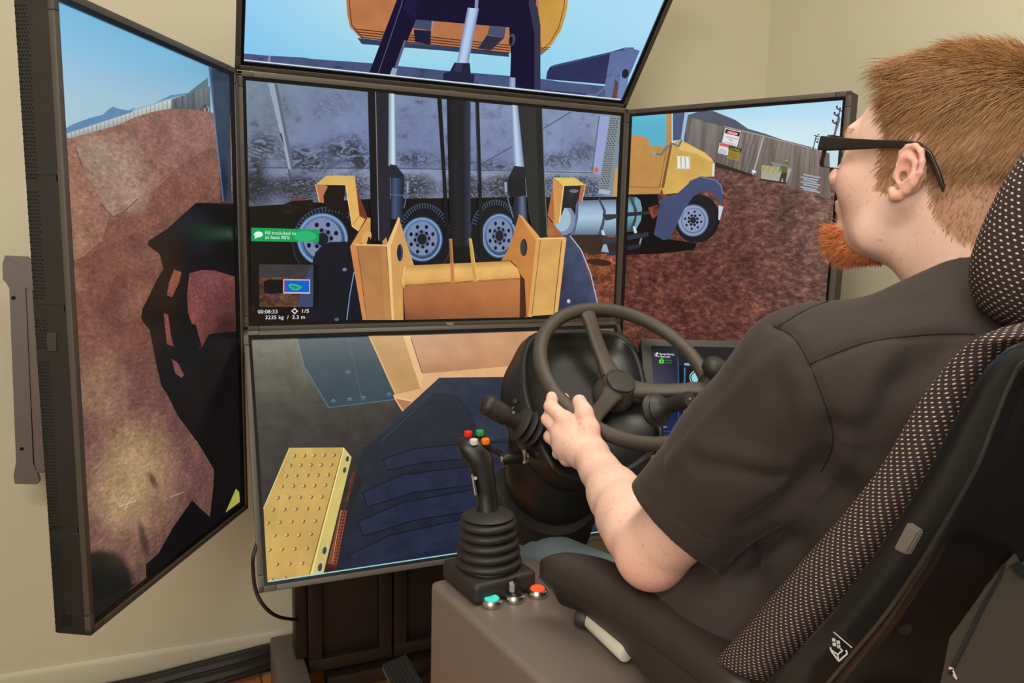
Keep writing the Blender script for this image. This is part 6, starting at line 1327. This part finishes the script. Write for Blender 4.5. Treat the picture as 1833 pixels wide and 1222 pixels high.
# seat cushion, base, suspension
bm=bmesh.new(); box(bm,(.06,-1.13,-.715),(.48,.50,.13),.045,seg=5); sc_=PO('seat_cushion',bm,M_fab,seat,60); me=sc_.data
uvl=me.uv_layers.new(name='UVMap'); 
for lp_ in me.loops: v=me.vertices[lp_.vertex_index].co; uvl.data[lp_.index].uv=(v.x+v.z*.3,v.y+v.z*.5)
bm=bmesh.new(); box(bm,(.06,-1.15,-.81),(.46,.50,.06),.01); PO('seat_pan',bm,M_shell,seat)
bm=bmesh.new()
for i in range(7): box(bm,(.06,-1.15,-.86-i*.045),(.40-.01*(i%2)*3,.42,.038),.012)
PO('suspension_bellows',bm,M_rub,seat)
bm=bmesh.new(); box(bm,(.06,-1.15,-1.24),(.44,.50,.16),.01); PO('seat_base',bm,M_dark,seat)
for xx in (-.15,.26): bm=bmesh.new(); prism(bm,[Vector((xx,y,z)) for y,z in ((-1.35,-.78),(-1.25,-.80),(-1.40,-.42),(-1.50,-.40))],(.03,0,0)); PO('hinge_bracket',bm,M_dark,seat)
# armrest pad: long tapered pad
top=-.470
crs=[(967,1017),(980,1028),(1037,1057),(1095,1095),(1133,1122),(1200,1172),(1261,1219),(1310,1250),(1365,1262)]
rgt=[(984,997),(1025,991),(1095,1006),(1150,1035),(1195,1059),(1269,1090),(1365,1146),(1425,1184),(1443,1203)]
bul=[.016,.026,.031,.032,.032,.032,.031,.028,.014]
stn=[(Zp(*c,top-.032),Zp(*r,top-.012),h_) for c,r,h_ in zip(crs,rgt,bul)]
def densify(rings,k=4):
    den=[]
    for i in range(len(rings)-1):
        g_=lambda j:rings[max(0,min(len(rings)-1,j))]
        for q in range(k):
            t=q/k; den.append([.5*((2*q1)+(q2-q0)*t+(2*q0-5*q1+4*q2-q3)*t*t+(3*q1-q0-3*q2+q3)*t**3) for q0,q1,q2,q3 in zip(g_(i-1),g_(i),g_(i+1),g_(i+2))])
    den.append(rings[-1]); return den
rings=[]
for A,B,h_ in stn:
    A=Vector((A.x,A.y,top-.032)); B=Vector((B.x,B.y,top-.032)); c=(A+B)/2; hx=(B-A)/2; R=[]
    for q in [2*math.pi*k/40 for k in range(40)]:
        cs,sn=math.cos(q),math.sin(q); R.append(c-hx*math.copysign(abs(cs)**.7,cs)+Vector((0,0,(h_*abs(sn)**.75) if sn>=0 else -.012*abs(sn)**.5)))
    rings.append(R)
def capround(R,k,back):
    c=sum(R,Vector())/len(R); return [c+(q-c)*k+back for q in R]
d0=(rings[0][0]-rings[1][0]).normalized(); 
rings=[capround(rings[0],.35,Vector((0,.006,0))),capround(rings[0],.8,Vector((0,.004,0)))]+rings+[capround(rings[-1],.8,Vector((.003,-.005,0))),capround(rings[-1],.35,Vector((.004,-.008,0)))]
bm=bmesh.new(); loft(bm,densify(rings)); PO('armrest',bm,M_arm,seat,80); den=densify(rings)
btm=[(976,1026),(1004,1084),(1042,1097),(1078,1128),(1110,1156),(1162,1222),(1205,1262),(1270,1280),(1340,1290)]
zb=[top-.045,top-.078,top-.082,top-.084,top-.084,top-.084,top-.084,top-.084,top-.084]; rings=[]
for (A,B,h_),bq,z_b in zip(stn,btm,zb):
    A0=Vector((A.x,A.y,top-.034)); B0=Vector((B.x,B.y,top-.034)); n_=(B0-A0).normalized(); A0=A0+n_*.004; B0=B0-n_*.006; C0=Zp(*bq,z_b); D0=B0-n_*.012+Vector((0,0,z_b-(top-.034)))
    rings.append([A0,A0.lerp(C0,.12)-n_*.001,A0.lerp(C0,.9)-n_*.001,C0+n_*.002,C0.lerp(D0,.5),D0,B0.lerp(D0,.1),B0])
bm=bmesh.new(); loft(bm,rings); PO('armrest_skirt',bm,M_arm,seat,50)
bm=bmesh.new(); cyl(bm,Zp(1032,1103,top-.088),Zp(1053,1109,top-.088),.0125,n=24,bev=.003); PO('armrest_mount',bm,M_blk2,seat)
bm=bmesh.new(); cyl(bm,Zp(1054,1108,top-.088),Zp(1122,1172,top-.088),.0105,n=24,bev=.003); o=PO('armrest_tube',bm,mat('cream_tube',(206,202,184),.45),seat); o['label']='cream coloured tube under the armrest'
# right armrest
bm=bmesh.new(); rr=[[Vector((.145-(q.x+.0),q.y,q.z)) for q in r] for r in den]; 
rr=[[Vector((.12-q.x,q.y,q.z)) for q in r] for r in den]; loft(bm,rr); PO('armrest',bm,M_arm,seat,80)
# belt housing at the rear left
def q3(px,py,t): return at(px,py,t)
bm=bmesh.new(); A=[q3(1752,1032,.50),q3(1775,1008,.51),q3(1835,1003,.53),q3(1880,1010,.55),q3(1880,1260,.47),q3(1640,1260,.44),q3(1700,1140,.47)]
prism(bm,A,Vector((.16,.03,0))); bmesh.ops.bevel(bm,geom=list(bm.edges),offset=.008,segments=3,affect='EDGES'); bh=PO('belt_housing',bm,M_arm,seat,50)
bvs2=obj_bvh(bh)
def ph(px,py):
    r=hit(px,py,bvs2); return r
L_=[ph(*q) for q in ((1796,1012),(1788,1034),(1760,1085),(1728,1150),(1700,1205),(1685,1235))]; L_=[q for q in L_ if q is not None]
if len(L_)>1: bm=bmesh.new(); tube(bm,L_,.0016,6,sub=3); PO('housing_groove',bm,M_hole,seat)
q=ph(1702,1198)
if q is not None: bm=bmesh.new(); cyl(bm,q+vd*.002,q-vd*.001,.0015,n=12); tube(bm,[q-vd*.001,q-vd*.001+exs*.0022-eys*.005],.0011,8); PO('belt_tag',bm,mat('pink_tag',(214,178,166),.6),seat)
q=ph(1828,1032)
if q is not None: bm=bmesh.new(); cyl(bm,q+vd*.004,q-vd*.0006,.008,n=24); PO('housing_hole',bm,M_hole,seat)
q=hit(1618,1122,bvs)
if q is not None: bm=bmesh.new(); cyl(bm,q+vd*.001,q-vd*.002,.005,n=20); PO('screw',bm,M_blk,seat)
# ------------------------------------------------------------------ parts of parts (part meshes share their thing's local space, so only the parent link changes)
def nest(root,host,kids):
    hs=[c for c in root.children if c.name.split('.')[0]==host]
    for c in list(root.children):
        if c.name.split('.')[0] in kids and hs and not c.name.startswith(host): 
            best=min(hs,key=lambda q:(sum((Vector(v) for v in q.bound_box),Vector())/8-sum((Vector(v) for v in c.bound_box),Vector())/8).length); c.parent=best
nest(js,'grip',('thumb_button','button_collar','trigger','trigger_edge','rivet','screw_hole')); nest(sw,'hub',('hub_cap',)); nest(scl,'stalk',('stalk_bellows','stalk_button')); nest(scl,'lever_arm',('lever_grip','lever_end'))
nest(seat,'back_shell',('push_button','pictogram','edge_highlight_strip','screw')); nest(seat,'belt_housing',('housing_groove','housing_hole','belt_tag')); nest(gl,'front_frame',('lens',)); nest(con,'turquoise_button',());
